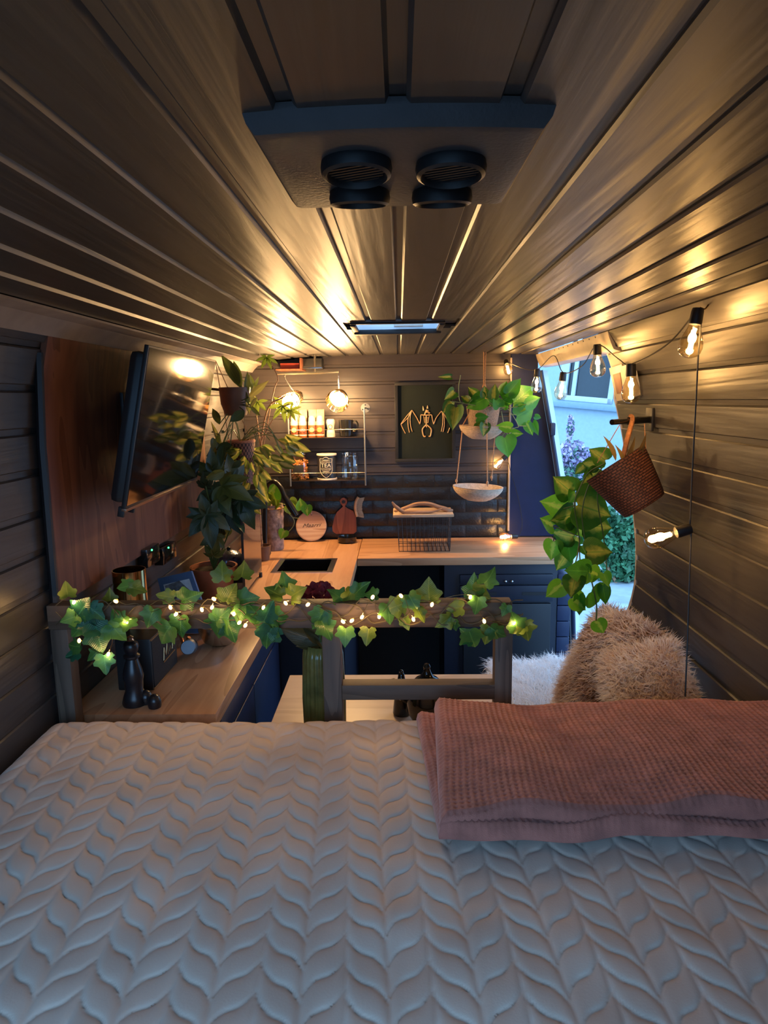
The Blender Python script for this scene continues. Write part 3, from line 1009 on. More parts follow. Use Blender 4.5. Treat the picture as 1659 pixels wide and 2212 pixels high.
MB().tube([cM, (-0.835, cM.y, cM.z + 0.02)], 0.02, 10).build('bracket_arm', M['black'], tv)
MB().box((-0.846, cM.y - 0.06, cM.z - 0.07), (-0.835, cM.y + 0.06, cM.z + 0.09), 0.003).build('bracket_plate', M['black'], tv)
for xx_ in (0.03, 0.105):
    MB().box((xx_, -0.028, -0.03), (xx_ + 0.012, 0.0, -0.012), 0.002, M=TM).build('cable_plug', M['black'], tv)

# ================================================================== KITCHEN
CZ = EYE - 0.793
SX1 = -0.222        # front edge of the sink worktop
NX1 = -0.482        # front edge of the narrow worktop by the bed
SY0 = 2.58
wt = MB()
# sink worktop with a real cut-out
s1, s2 = PZ(582, 1237, CZ), PZ(722, 1208, CZ)
SKx0, SKx1, SKy0, SKy1 = PZ(590, 1232, CZ).x, PZ(718, 1232, CZ).x, PZ(650, 1237, CZ).y, PZ(650, 1208, CZ).y
for lo, hi in (((-0.875, SY0, CZ - 0.04), (SKx0, 3.785, CZ)), ((SKx1, SY0, CZ - 0.04), (SX1, 3.785, CZ)),
               ((SKx0, SY0, CZ - 0.04), (SKx1, SKy0, CZ)), ((SKx0, SKy1, CZ - 0.04), (SKx1, 3.785, CZ))):
    wt.box(lo, hi)
o = wt.build('worktop', M['oaky'], smooth=False)
tag(o, 'oak worktop around the inset sink in the corner of the kitchen', 'worktop', 'oak worktops')
o = MB().box((-0.875, 1.61, CZ - 0.041), (NX1, SY0 - 0.002, CZ - 0.001), 0.002).build('worktop', M['oaky'])
tag(o, 'narrow oak worktop beside the bed carrying the black speaker', 'worktop', 'oak worktops')
o = MB().box((SX1 + 0.003, 3.295, CZ - 0.036), (0.865, 3.785, CZ + 0.003), 0.002).build('worktop', M['oak'])
tag(o, 'long oak worktop along the front partition under the hanging planter', 'worktop', 'oak worktops')

sink = thing('sink', 'black rectangular sink with steel rim set into the oak worktop', 'sink', ((SKx0 + SKx1) / 2, (SKy0 + SKy1) / 2, CZ))
rm = MB()
rw = 0.018
for lo, hi in (((SKx0 - 0.004, SKy0 - 0.004, CZ), (SKx1 + 0.004, SKy0 + rw, CZ + 0.003)), ((SKx0 - 0.004, SKy1 - rw, CZ), (SKx1 + 0.004, SKy1 + 0.004, CZ + 0.003)),
               ((SKx0 - 0.004, SKy0 + rw, CZ), (SKx0 + rw * 1.3, SKy1 - rw, CZ + 0.003)), ((SKx1 - rw * 1.3, SKy0 + rw, CZ), (SKx1 + 0.004, SKy1 - rw, CZ + 0.003))):
    rm.box(lo, hi)
rm.build('rim', M['chrome'], sink, smooth=False)
bs = MB()
a0, a1, b0, b1 = SKx0 + rw, SKx1 - rw, SKy0 + rw * 0.9, SKy1 - rw * 0.9
for lo, hi in (((a0, b0, CZ - 0.15), (a1, b1, CZ - 0.145)), ((a0 - 0.004, b0, CZ - 0.15), (a0, b1, CZ)), ((a1, b0, CZ - 0.15), (a1 + 0.004, b1, CZ)),
               ((a0, b0 - 0.004, CZ - 0.15), (a1, b0, CZ)), ((a0, b1, CZ - 0.15), (a1, b1 + 0.004, CZ))):
    bs.box(lo, hi)
bs.build('basin', M['blackgloss'], sink, smooth=False)

M['cabblue'] = plain('navy_cabinet_front', (0.015, 0.024, 0.066), 0.4, noise_amt=0.1, bump=0.05)
cab = thing('base_cabinet', 'navy base cabinet under the narrow worktop beside the bed', 'cabinet', (-0.68, 2.1, 0), group='navy base cabinets')
MB().box((-0.872, 1.62, 0.0), (NX1 - 0.03, SY0 - 0.003, CZ - 0.042), 0.002).build('carcass', M['navycab'], cab)
MB().box((NX1 - 0.03, 1.70, 0.10), (NX1 - 0.012, 2.10, CZ - 0.14), 0.002).build('door', M['cabblue'], cab)
MB().box((NX1 - 0.03, 2.106, 0.10), (NX1 - 0.012, SY0 - 0.02, CZ - 0.14), 0.002).build('door', M['cabblue'], cab)
MB().box((NX1 - 0.03, 1.70, CZ - 0.132), (NX1 - 0.012, SY0 - 0.02, CZ - 0.05), 0.002).build('drawer_front', M['cabblue'], cab)
cab = thing('base_cabinet', 'dark sink cabinet under the corner worktop', 'cabinet', (-0.55, 3.1, 0), group='navy base cabinets')
MB().box((-0.872, SY0 + 0.02, 0.0), (SX1 - 0.03, 3.78, 0.12)).box((-0.872, SY0 + 0.02, 0.12), (SX1 - 0.03, SY0 + 0.04, CZ - 0.041)).box((SX1 - 0.048, SY0 + 0.04, 0.12), (SX1 - 0.03, 3.78, CZ - 0.041)).build('carcass', M['navycab'], cab, smooth=False)
MB().box((SX1 - 0.03, SY0 + 0.06, 0.13), (SX1 - 0.014, 3.28, CZ - 0.05), 0.002).build('door', M['navycab'], cab)
# right hand cabinet: black cool box drawers, stacked slatted side
cabr = thing('base_cabinet', 'navy cabinet with recessed drawers beside the open side door', 'cabinet', (0.55, 3.55, 0), group='navy base cabinets')
CXL = PY(960, 1300, 3.33).x
MB().box((CXL, 3.345, 0.0), (0.80, 3.78, CZ - 0.037), 0.002).build('carcass', M['navycab'], cabr)
p0 = PY(993, 1262, 3.33); p1 = PY(1195, 1240, 3.33)
MB().box((p0.x, 3.325, p0.z), (p1.x, 3.347, p1.z), 0.004).build('drawer_front', M['navycab'], cabr)
p0 = PY(993, 1300, 3.33); p1 = PY(1195, 1264, 3.33)
df = MB().box((p0.x, 3.322, p0.z), (p1.x, 3.347, p1.z), 0.004).build('drawer_front', M['navycab'], cabr)
for xa, xb in ((1053, 1073), (1128, 1182)):
    q0 = PY(xa, 1286, 3.32); q1 = PY(xb, 1279, 3.32)
    MB().box((q0.x, 3.3195, q0.z), (q1.x, 3.324, q1.z)).build('finger_slot', M['black'], df, smooth=False)
p0 = PY(1000, 1470, 3.33); p1 = PY(1190, 1303, 3.33)
MB().box((p0.x, 3.322, 0.10), (p1.x, 3.346, p1.z), 0.006).build('door', plain('satin_black_door', (0.010, 0.011, 0.015), 0.42), cabr)
k0 = PY(1092, 1256, 3.32)
for dx in (0, 0.032):
    MB().ball(k0 + Vector((dx, 0.0, 0)), (0.009, 0.007, 0.007), 10).build('knob', M['chrome'], cabr)
for i in range(7):
    z1 = CZ - 0.10 - i * 0.084
    MB().box((0.801, 3.34, z1 - 0.080), (0.868, 3.78, z1), 0.004).build('side_slat', M['cabblue'], cabr)

# ================================================================== TABLE
TZ = 0.72
table = thing('table', 'pale birch table standing behind the bed rail', 'table', (0, 1.95, 0))
tA = PZ(626, 1458, TZ); tB = PZ(1066, 1458, TZ)
MB().box((tA.x, 1.62, TZ - 0.028), (tB.x, tA.y, TZ), 0.003).build('tabletop', M['birch'], table)
for lx in (tA.x + 0.05, tB.x - 0.09):
    for ly in (1.66, tA.y - 0.09):
        MB().box((lx, ly, 0), (lx + 0.04, ly + 0.04, TZ - 0.028), 0.003).build('leg', M['birch'], table)

# ================================================================== BENCH
SZ = 0.52
bench = thing('bench_seat', 'low dark bench seat by the side door under a white sheepskin', 'bench', (0.62, 2.2, 0))
MB().box((0.38, 1.62, 0.0), (0.868, 2.79, SZ - 0.08), 0.004).build('base', M['navycab'], bench)
MB().box((0.375, 1.62, SZ - 0.08), (0.868, 2.80, SZ), 0.03).build('seat_pad', plain('grey_seat_fabric', (0.16, 0.15, 0.15), 0.9, bump=0.2, bscale=300), bench)
# ================================================================== LEAVES
def leaf_mesh(name, rows, mat, fold=0.25, curl=0.35, twist=0.0, wave=0.0):
    """rows: (t_edge, t_mid, halfwidth), length 1 along +y, normal +z"""
    vs = []; uv = []
    n = len(rows)
    for te, tm, w in rows:
        for sx in (-1, -0.5, 0, 0.5, 1):
            a = abs(sx)
            t = te * a + tm * (1 - a)
            z = fold * w * a * a - curl * t * t * 0.35 + wave * math.sin(t * 16) * w * a
            vs.append((sx * w, t, z + twist * sx * w * t))
            uv.append((0.5 + 0.5 * sx, min(max(t, 0), 1)))
    fs = []
    for i in range(n - 1):
        for k in range(4):
            a = i * 5 + k
            fs.append((a, a + 1, a + 6, a + 5))
    return mesh_from(name, vs, fs, mat, True, 180, uv)


HEART = [(-0.07, 0.06, 0.10), (-0.10, 0.05, 0.24), (-0.03, 0.08, 0.36), (0.12, 0.15, 0.425), (0.30, 0.30, 0.43), (0.48, 0.48, 0.375), (0.66, 0.66, 0.265), (0.82, 0.82, 0.135), (0.93, 0.93, 0.045), (1.0, 1.0, 0.004)]
LANCE = [(0, 0, 0.01), (0.06, 0.06, 0.06), (0.18, 0.18, 0.125), (0.35, 0.35, 0.165), (0.52, 0.52, 0.165), (0.70, 0.70, 0.125), (0.86, 0.86, 0.06), (1, 1, 0.003)]
OVAL = [(0, 0, 0.01), (0.06, 0.06, 0.11), (0.18, 0.18, 0.21), (0.38, 0.38, 0.27), (0.58, 0.58, 0.25), (0.78, 0.78, 0.16), (0.91, 0.91, 0.07), (1, 1, 0.003)]


def ivy_mesh(name, mat, seed):
    r = random.Random(seed)
    half = [(0.0, 0.0), (0.17, -0.13), (0.36, -0.10), (0.47, 0.06), (0.40, 0.17), (0.56, 0.36), (0.52, 0.47), (0.33, 0.52), (0.24, 0.66), (0.12, 0.86), (0.0, 1.0)]
    half = [(x * r.uniform(0.92, 1.08), y + (r.uniform(-0.03, 0.03) if 0 < i < 10 else 0)) for i, (x, y) in enumerate(half)]
    outline = half + [(-x * r.uniform(0.95, 1.05), y) for x, y in half[-2:0:-1]]
    def zf(x, y): return 0.22 * abs(x) - 0.22 * y * y + 0.05 * math.sin(9 * x + 5 * y + seed)
    vs = [(0, 0.30, zf(0, 0.3))] ; uv = [(0.5, 0.3)]
    for f in (0.5, 1.0):
        for x, y in outline:
            X, Yv = x * f, 0.30 + (y - 0.30) * f
            vs.append((X, Yv, zf(X, Yv))); uv.append((0.5 + X * 0.9, Yv))
    m = len(outline)
    fs = []
    for i in range(m):
        j = (i + 1) % m
        fs.append((0, 1 + i, 1 + j))
        fs.append((1 + i, 1 + m + i, 1 + m + j, 1 + j))
    return mesh_from(name, vs, fs, mat, True, 180, uv)


def palmate_mesh(name, mat, angles, lens, wid, droop=0.5, base_rows=LANCE):
    vs = []; fs = []; uv = []
    for a, L in zip(angles, lens):
        ca, sa = math.cos(math.radians(a)), math.sin(math.radians(a))
        b = len(vs)
        for te, tm, w in base_rows:
            for sx in (-1, -0.5, 0, 0.5, 1):
                t = te * L
                x = sx * w * wid * L
                z = 0.25 * abs(x) - droop * t * t * 0.5
                vs.append((ca * x + sa * t, -sa * x + ca * t, z)); uv.append((0.5 + 0.5 * sx, te))
        for i in range(len(base_rows) - 1):
            for k in range(4):
                q = b + i * 5 + k
                fs.append((q, q + 1, q + 6, q + 5))
    return mesh_from(name, vs, fs, mat, True, 180, uv)


def put_leaf(me, parent, base, tip, roll=0.0, wid=1.0, name='leaf', lift=0.0):
    d = tip - base
    L = d.length
    yv = d.normalized()
    view = (CAM_P - base).normalized()
    z = view - yv * view.dot(yv)
    if z.length < 1e-4: z = Vector((0, 0, 1))
    z.normalize()
    x = yv.cross(z)
    R = Matrix((x, yv, z)).transposed()
    R = R @ Matrix.Rotation(roll, 3, 'Y')
    if lift: R = R @ Matrix.Rotation(lift, 3, 'X')
    T = Matrix.Translation(base) @ R.to_4x4() @ Matrix.Diagonal((L * wid, L, L, 1))
    return link_mesh(name, me, parent, T)


# ================================================================== IVY GARLAND ON THE RAIL
ivy_mats = [leaf_mat('ivy_leaf_green', (0.035, 0.13, 0.030), (0.10, 0.27, 0.055), None), leaf_mat('ivy_leaf_yellow_green', (0.10, 0.17, 0.025), (0.19, 0.27, 0.04), None),
            leaf_mat('ivy_leaf_blue_green', (0.020, 0.11, 0.055), (0.05, 0.21, 0.10), None)]
ivy_me = [ivy_mesh('ivy_leaf', ivy_mats[k], 11 + k * 5 + j) for k in range(3) for j in range(2)]
garland = thing('ivy_garland', 'trailing ivy garland of lobed green leaves wound along the bed rail', 'garland', (-0.3, 1.55, zr1))
GYp = RY0 - 0.006
IVY = [(144, 1272, 38, 100), (268, 1269, 46, 200), (299, 1271, 44, -10), (238, 1288, 32, 90), (356, 1288, 44, 170), (412, 1290, 48, 20), (478, 1232, 48, 95), (525, 1230, 40, 80), (500, 1280, 52, 60),
       (538, 1293, 46, 10), (591, 1277, 46, 150), (324, 1337, 50, 250), (390, 1356, 56, 270), (353, 1374, 58, 235), (187, 1357, 60, 170), (215, 1384, 72, 285), (255, 1368, 56, 310), (155, 1396, 38, 175),
       (155, 1413, 40, 190), (199, 1417, 42, 215), (227, 1437, 48, 275), (249, 1330, 42, 130), (149, 1337, 46, 200), (466, 1362, 60, 250), (500, 1365, 56, 290), (522, 1385, 38, 275), (481, 1327, 48, 45),
       (547, 1315, 50, 120), (581, 1321, 46, 60), (578, 1376, 60, 260), (563, 1349, 52, 230), (589, 1278, 46, 165), (615, 1256, 42, 100), (646, 1278, 46, 30), (546, 1311, 44, 90), (603, 1336, 58, 350),
       (578, 1380, 56, 250), (687, 1340, 56, 240), (707, 1362, 54, 300), (746, 1378, 46, 268), (794, 1377, 42, 262), (726, 1285, 46, 140), (753, 1297, 52, 250), (783, 1270, 46, 40), (800, 1283, 34, 170),
       (925, 1274, 52, 95), (894, 1305, 52, 300), (847, 1313, 52, 200), (866, 1288, 48, 100), (839, 1327, 50, 280), (877, 1348, 34, 290), (958, 1345, 46, 215), (980, 1353, 34, 270), (1022, 1266, 52, 100),
       (1041, 1284, 50, 330), (1058, 1244, 46, 55), (980, 1313, 42, 180), (999, 1319, 46, 20), (1030, 1310, 44, 260), (1022, 1387, 52, 290), (1008, 1370, 42, 140), (1052, 1374, 46, 255), (1077, 1371, 52, 320),
       (1138, 1366, 48, 290), (1116, 1357, 36, 200), (1113, 1341, 36, 100), (820, 1330, 36, 240), (770, 1310, 40, 200), (910, 1330, 36, 300), (945, 1300, 36, 30), (430, 1325, 44, 230), (300, 1320, 46, 190),
       (340, 1305, 36, 20), (180, 1310, 44, 60), (210, 1325, 46, 320), (165, 1365, 44, 230), (275, 1352, 40, 250), (520, 1330, 46, 260), (450, 1300, 40, 120), (630, 1312, 40, 200), (565, 1300, 42, 10), (1090, 1320, 30, 250)]
r_ = random.Random(21)
for i, (cx, cy, L, ang) in enumerate(IVY):
    if i in (57, 66, 67, 69, 70, 71, 72, 78, 79, 80, 25, 34, 48): continue
    a = math.radians(ang); L *= 0.9
    dx, dy = math.cos(a) * L * 0.5, -math.sin(a) * L * 0.5
    on_top = cy < 1300
    Yp = (GYp - r_.uniform(0.004, 0.022)) if not on_top else r_.uniform(RY0 - 0.004, RY1 - 0.01)
    b = PY(cx - dx, cy - dy, Yp); t = PY(cx + dx, cy + dy, Yp - r_.uniform(-0.004, 0.018))
    k = 0 if r_.random() < 0.62 else (1 if cx > 700 or on_top else 2)
    put_leaf(ivy_me[k * 2 + i % 2], garland, b, t, r_.uniform(-0.55, 0.55), r_.uniform(0.9, 1.15), lift=r_.uniform(-0.25, 0.25))
for k in range(3):
    pts = []
    n = 40
    for i in range(n + 1):
        x = 120 + (1130 - 120) * i / n
        y = 1322 + 24 * math.sin(i * 0.8 + k * 2.1) + 8 * math.sin(i * 2.3 + k)
        top = 0.5 + 0.5 * math.sin(i * 0.8 + k * 2.1)
        pts.append(PY(x, y, GYp - 0.003 - 0.012 * r_.random()))
    MB().tube(smooth_path(pts, 3), 0.0014, 5).build('vine_stem', plain('ivy_vine_brown', (0.07, 0.055, 0.025), 0.7), garland)

# fairy lights
fairy = thing('fairy_lights', 'warm fairy lights on thin wire twined through the ivy garland', 'fairy lights', (-0.3, 1.54, zr1))
FAIRY = [(160, 1301), (171, 1384), (234, 1413), (250, 1299), (273, 1343), (368, 1312), (380, 1327), (436, 1317), (458, 1312), (462, 1294), (505, 1326), (517, 1345), (530, 1351), (569, 1313), (617, 1303), (665, 1306),
         (741, 1343), (760, 1341), (782, 1333), (805, 1290), (819, 1332), (866, 1287), (893, 1338), (933, 1306), (1016, 1290), (1046, 1342), (1110, 1346)]
fp = []
tip_me = None
for i, (x, y) in enumerate(FAIRY):
    p = PY(x, y, GYp - 0.022)
    fp.append(p + Vector((0, 0.004, 0.004)))
    if tip_me is None:
        tip_me = mesh_from('light_tip', *(lambda m: (m.v, m.f))(MB().ball((0, 0, 0), (0.0040, 0.0040, 0.0058), 10)), M['fairy'])
    link_mesh('light_tip', tip_me, fairy, Matrix.Translation(p) @ Matrix.Rotation(r_.uniform(-1, 1), 4, 'Y'))
    if i % 2 == 0:
        l = bpy.data.lights.new('tip_glow', 'POINT'); l.energy = E_FAIRY * 2; l.color = WARM; l.shadow_soft_size = 0.006
        lo = bpy.data.objects.new('tip_glow', l); COL.objects.link(lo); lo.parent = fairy
        lo.matrix_basis = wm(fairy).inverted() @ Matrix.Translation(p + Vector((0, -0.006, 0)))
MB().tube(smooth_path(fp, 5), 0.0007, 5).build('wire', M['brass'], fairy)

# ================================================================== POTHOS ON THE RIGHT WALL
PM = [leaf_mat('pothos_leaf_dark', (0.035, 0.13, 0.015), (0.085, 0.24, 0.025), (0.42, 0.42, 0.06), 0.22, trans=0.5), leaf_mat('pothos_leaf_bright', (0.08, 0.30, 0.018), (0.18, 0.48, 0.035), (0.36, 0.52, 0.09), 0.10, trans=0.5),
      leaf_mat('pothos_leaf_plain', (0.04, 0.20, 0.014), (0.08, 0.32, 0.025), None, trans=0.5)]
pm_ = [leaf_mesh('pothos_leaf', HEART, m_, 0.30, c_) for m_, c_ in zip(PM, (0.30, 0.22, 0.35))]

XB = 0.745
wb_c = PX(1350, 1050, XB)
basket = thing('wall_basket', 'brown woven basket planter hanging tilted on the right wall', 'basket', (XB, wb_c.y, wb_c.z - 0.11))
M['woven'] = None
m_, t_n, b_n = nt('brown_woven_seagrass')
vv_ = coords(t_n, (1, 1, 1))
w1 = node(t_n, 'ShaderNodeTexBrick'); w1.inputs['Scale'].default_value = 30.0; w1.inputs['Mortar Size'].default_value = 0.05
w1.inputs['Color1'].default_value = (0.130, 0.040, 0.019, 1); w1.inputs['Color2'].default_value = (0.235, 0.085, 0.042, 1); w1.inputs['Mortar'].default_value = (0.030, 0.010, 0.006, 1)
tcn = [q for q in t_n.nodes if q.type == 'TEX_COORD'][0]
t_n.links.new(tcn.outputs['UV'], w1.inputs['Vector'])
t_n.links.new(w1.outputs['Color'], b_n.inputs['Base Color']); b_n.inputs['Roughness'].default_value = 0.65
bpn = node(t_n, 'ShaderNodeBump'); bpn.inputs['Strength'].default_value = 0.9; bpn.inputs['Distance'].default_value = 0.004
t_n.links.new(w1.outputs['Fac'], bpn.inputs['Height']); bpn.invert = True
t_n.links.new(bpn.outputs['Normal'], b_n.inputs['Normal'])
M['woven'] = m_


def uv_lathe(name, prof, Mx, seg, mat, parent, relief=0.0, nstep=1, squash=1.0, uscale=1.0):
    """lathe with cylindrical uv and an alternating weave relief"""
    vs = []; uv = []; fs = []
    L = 0
    n = len(prof)
    for i, (r, z) in enumerate(prof):
        if i: L += math.hypot(r - prof[i - 1][0], z - prof[i - 1][1])
        for k in range(seg + 1):
            a = 2 * math.pi * k / seg
            rr = r + (relief if (i + k) % 2 else -relief) * (1 if r > 0.01 else 0)
            if k == seg: rr = r + (relief if i % 2 else -relief) * (1 if r > 0.01 else 0)
            vs.append(Mx @ Vector((rr * math.cos(a), rr * math.sin(a) * squash, z)))
            uv.append((uscale * k / seg * 0.6, L * uscale))
    for i in range(n - 1):
        for k in range(seg):
            a = i * (seg + 1) + k
            fs.append((a, a + 1, a + seg + 2, a + seg + 1))
    Mi = wm(parent).inverted()
    me = mesh_from(name, [Mi @ v for v in vs], fs, mat, True, 70, uv)
    return link_mesh(name, me, parent)


# basket axis leans: opening up to the upper left of the picture, bottom to the lower right
YB = 2.21
topc = PY(1328, 1000, YB + 0.02); botc = PY(1392, 1092, YB - 0.02)
axd = (topc - botc)
BM = aim(botc, axd, Vector((0, 1, 0)))
Lb = axd.length
prof = []
for i in range(21):
    f = i / 20
    prof.append((0.070 + 0.036 * f ** 0.8, f * Lb))
prof = [(0.0, -0.006), (0.045, -0.004), (0.064, -0.002)] + prof + [(0.103, Lb - 0.002), (0.098, Lb * 0.9)]
bk = uv_lathe('basket_body', prof, BM, 64, M['woven'], basket, relief=0.0024, squash=0.92)
MB().lathe([(0.0, Lb * 0.90), (0.096, Lb * 0.90)], BM, 24).build('soil', M['soil'], basket)
hk = thing('wall_hook', 'black peg hook on the right wall holding the woven basket', 'hook', tuple(PX(1385, 905, 0.86)))
h0 = PY(1322, 912, YB); h1 = PX(1403, 906, 0.862)
MB().tube([h0, h0 + (h1 - h0) * 0.45], 0.0095, 10).tube([h0 + (h1 - h0) * 0.43, h1], 0.0125, 10).build('peg', M['blackgloss'], hk)
MB().box(h1 + Vector((-0.004, -0.03, -0.04)), h1 + Vector((0.006, 0.03, 0.04)), 0.004).build('plate', M['black'], hk)
MB().tube([h0 + (h1 - h0) * 0.46, h0 + (h1 - h0) * 0.47], 0.0132, 10).build('collar', M['chrome'], hk)
sp0 = h0 + (h1 - h0) * 0.48
MB().tube(smooth_path([sp0 + Vector((0, 0.004, 0.016)), sp0 + Vector((0, -0.018, 0.004)), PY(1356, 945, YB - 0.02), PY(1345, 990, YB - 0.04)], 5), 0.008, 6).build('strap', plain('orange_felt_strap', (0.30, 0.13, 0.06), 0.95, noise_amt=0.3, nscale=80, bump=0.8, bscale=160), basket)
for a_, b_ in (((1338, 918), (1290, 1000)), ((1392, 915), (1396, 985))):
    MB().tube([PY(*a_, YB), PY(*b_, YB)], 0.0016, 5).build('hanging_cord', M['rope'], basket)

pothos = thing('trailing_pothos', 'trailing pothos with yellow streaked heart leaves spilling from the woven wall basket', 'plant', tuple(PX(1310, 1000, XB)))
CRP = lambda x, y: (1140 + x / 4.253, 880 + y / 4.253)
PL = [(720, 490, 560, 380, 0, 1.0), (640, 520, 480, 520, 0, 1.0), (520, 540, 428, 610, 0, .9), (400, 780, 240, 640, 0, 1.0), (440, 790, 370, 880, 1, 1.0), (335, 930, 135, 860, 1, .95), (400, 985, 205, 1040, 0, 1.1), (235, 1090, 105, 1015, 1, .9),
      (425, 1190, 215, 1140, 0, 1.0), (460, 1190, 445, 1275, 0, .9), (238, 1225, 215, 1405, 1, .95), (372, 1250, 395, 1425, 2, 1.0), (350, 1360, 262, 1505, 0, .95), (560, 1505, 345, 1500, 2, 1.0), (440, 1560, 385, 1725, 0, 1.0), (318, 1620, 165, 1742, 1, .9),
      (405, 1745, 555, 1865, 1, 1.0), (440, 890, 770, 1000, 0, 1.1), (515, 1080, 800, 1105, 0, 1.0), (535, 1330, 782, 1328, 0, 1.0), (430, 1000, 500, 1190, 1, 1.0), (500, 1270, 545, 1370, 1, .8), (560, 1510, 690, 1555, 1, .9), (695, 1520, 748, 1635, 2, .8),
      (578, 1690, 700, 1810, 2, 1.1), (690, 1630, 722, 1825, 2, .6), (630, 1955, 706, 2085, 1, .8), (545, 690, 470, 800, 0, 1.0), (600, 640, 500, 700, 0, 1.0), (640, 560, 560, 660, 0, 1.0), (470, 1720, 480, 1930, 2, .45), (560, 770, 640, 700, 2, .8), (520, 1450, 560, 1580, 2, .7)]
r_ = random.Random(5)
for i, (x0, y0, x1, y1, k, w) in enumerate(PL):
    Xd = 0.70 + r_.uniform(-0.03, 0.03) - (0.05 if y0 > 1200 else 0)
    Yl = PX(*CRP((x0 + x1) / 2, (y0 + y1) / 2), Xd).y
    Yl = min(max(Yl, 2.12), 2.45)
    if y0 > 1430: Yl = 1.90
    b = PY(*CRP(x0, y0), Yl); t = PY(*CRP(x1, y1), Yl + r_.uniform(-0.05, 0.03))
    put_leaf(pm_[k], pothos, b, t, r_.uniform(-0.35, 0.35), 1.22 * w, lift=r_.uniform(-0.15, 0.15))
M['vine'] = plain('pothos_vine', (0.05, 0.10, 0.025), 0.55)
for st in ([(700, 520), (560, 600), (470, 760), (430, 900), (470, 1180), (480, 1400), (520, 1600), (480, 1700), (470, 1900)], [(680, 560), (560, 720), (500, 960), (520, 1180), (540, 1330), (580, 1560), (630, 1800), (630, 1960)],
           [(700, 600), (640, 820), (690, 1150), (720, 1400), (730, 1560)], [(440, 900), (330, 930)], [(460, 1180), (230, 1090)], [(480, 1200), (440, 1420), (330, 1610)], [(240, 1180), (238, 1230)]):
    pts = [PY(*CRP(x, y), 2.28 if y < 1300 else 2.28 - 0.36 * min(1, (y - 1300) / 250)) for x, y in st]
    MB().tube(smooth_path(pts, 5), 0.0022, 6).build('vine', M['vine'], pothos)
DRY = leaf_mat('dry_tan_blade', (0.16, 0.10, 0.035), (0.30, 0.22, 0.08), None)
# dry blades beside the strap
for (a, c) in (((1345, 1000), (1385, 950)), ((1362, 1005), (1412, 945)), ((1330, 995), (1318, 940)), ((1350, 1010), (1342, 960))):
    put_leaf(leaf_mesh('dry_leaf', LANCE, DRY, 0.2, 0.9), pothos, PY(*a, YB - 0.05), PY(*c, YB - 0.06), 0.9, 0.8, name='dry_leaf')

# ================================================================== HANGING PLANTER IN THE MIDDLE
HYp = 3.58
hang = thing('hanging_planter', 'two tier rope hanging planter with woven bowls in front of the partition', 'hanging planter', tuple(PY(1038, 1080, HYp)))


def coil_bowl(name, cx, cy_rim, cy_bot, r, Yc, tilt, parent, mat):
    top = PY(cx, cy_rim, Yc); bot = PY(cx + 4, cy_bot, Yc)
    hgt = top.z - bot.z
    T = Matrix.Translation((top.x, Yc, bot.z)) @ Matrix.Rotation(tilt, 4, 'Y')
    prof = []
    n = 10
    for i in range(n + 1):
        f = i / n
        rr = r * (0.45 + 0.55 * math.sin(f * math.pi / 2) ** 0.8)
        prof += [(rr - 0.002, hgt * f), (rr + 0.0035, hgt * (f + 0.5 / n))]
    prof = [(0.0, 0.002)] + prof
    prof += [(prof[-1][0] - 0.008, hgt * 1.05), (r * 0.93, hgt * 0.8), (r * 0.6, hgt * 0.15), (0, hgt * 0.1)]
    return MB().lathe(prof, T, 36).build(name, mat, parent)


coil_bowl('lower_bowl', 1031, 1052, 1080, 0.132, HYp, 0.05, hang, M['white_rope'])
coil_bowl('upper_bowl', 1040, 920, 948, 0.118, HYp, 0.03, hang, M['white_rope'])
top = PY(1047, 770, HYp); top.z = z_ceil(top.x) - 0.003
knot = PY(1046, 835, HYp)
for i, off in enumerate((-0.003, 0.003)):
    MB().tube([top + Vector((off * 1.6, 0, 0)), knot + Vector((off, 0, 0))], 0.0032, 6).build('rope', M['rope'], hang)
MB().ball(knot, (0.010, 0.010, 0.016), 8).build('knot', M['rope'], hang)
rim_u = [PY(1000, 918, HYp - 0.02), PY(1052, 916, HYp - 0.115), PY(1071, 912, HYp + 0.07)]
rim_l = [PY(986, 1050, HYp - 0.02), PY(1053, 1055, HYp - 0.128), PY(1062, 1042, HYp + 0.07)]
for ru, rl in zip(rim_u, rim_l):
    MB().tube([knot, ru, rl + Vector((0, 0, 0.01))], 0.0030, 6).build('rope', M['rope'], hang)
    MB().ball(rl + Vector((0, 0, 0.028)), (0.007, 0.007, 0.011), 8).build('knot', M['rope'], hang)
hkp = MB().tube([top + Vector((0, 0, 0.004)), top + Vector((0.004, 0, -0.012)), top + Vector((0, 0, -0.02))], 0.003, 6).build('ceiling_hook', M['black'], hang)
pot = thing('plant_pot', 'grey brown textured pot of pothos standing in the upper hanging bowl', 'plant pot', tuple(PY(1042, 942, HYp)))
T = Matrix.Translation(PY(1042, 944, HYp)) @ Matrix.Rotation(0.02, 4, 'Y')
hp = PY(1042, 878, HYp).z - PY(1042, 944, HYp).z
MB().lathe([(0, 0.002), (0.062, 0.002), (0.072, hp * 0.3), (0.089, hp), (0.083, hp), (0.080, hp * 0.86), (0, hp * 0.86)], T, 32).build('pot_body', plain('speckled_pulp_pot', (0.30, 0.20, 0.135), 0.9, noise_amt=0.35, nscale=160, bump=0.5, bscale=220), pot)
MB().lathe([(0.0, hp * 0.88), (0.081, hp * 0.88)], T, 20).build('soil', M['soil'], pot)
pp = thing('pothos', 'lush pothos with broad green leaves growing in the hanging planter', 'plant', tuple(PY(1042, 885, HYp)))
CQ = lambda x, y: (940 + x / 6.9125, 780 + y / 6.9125)
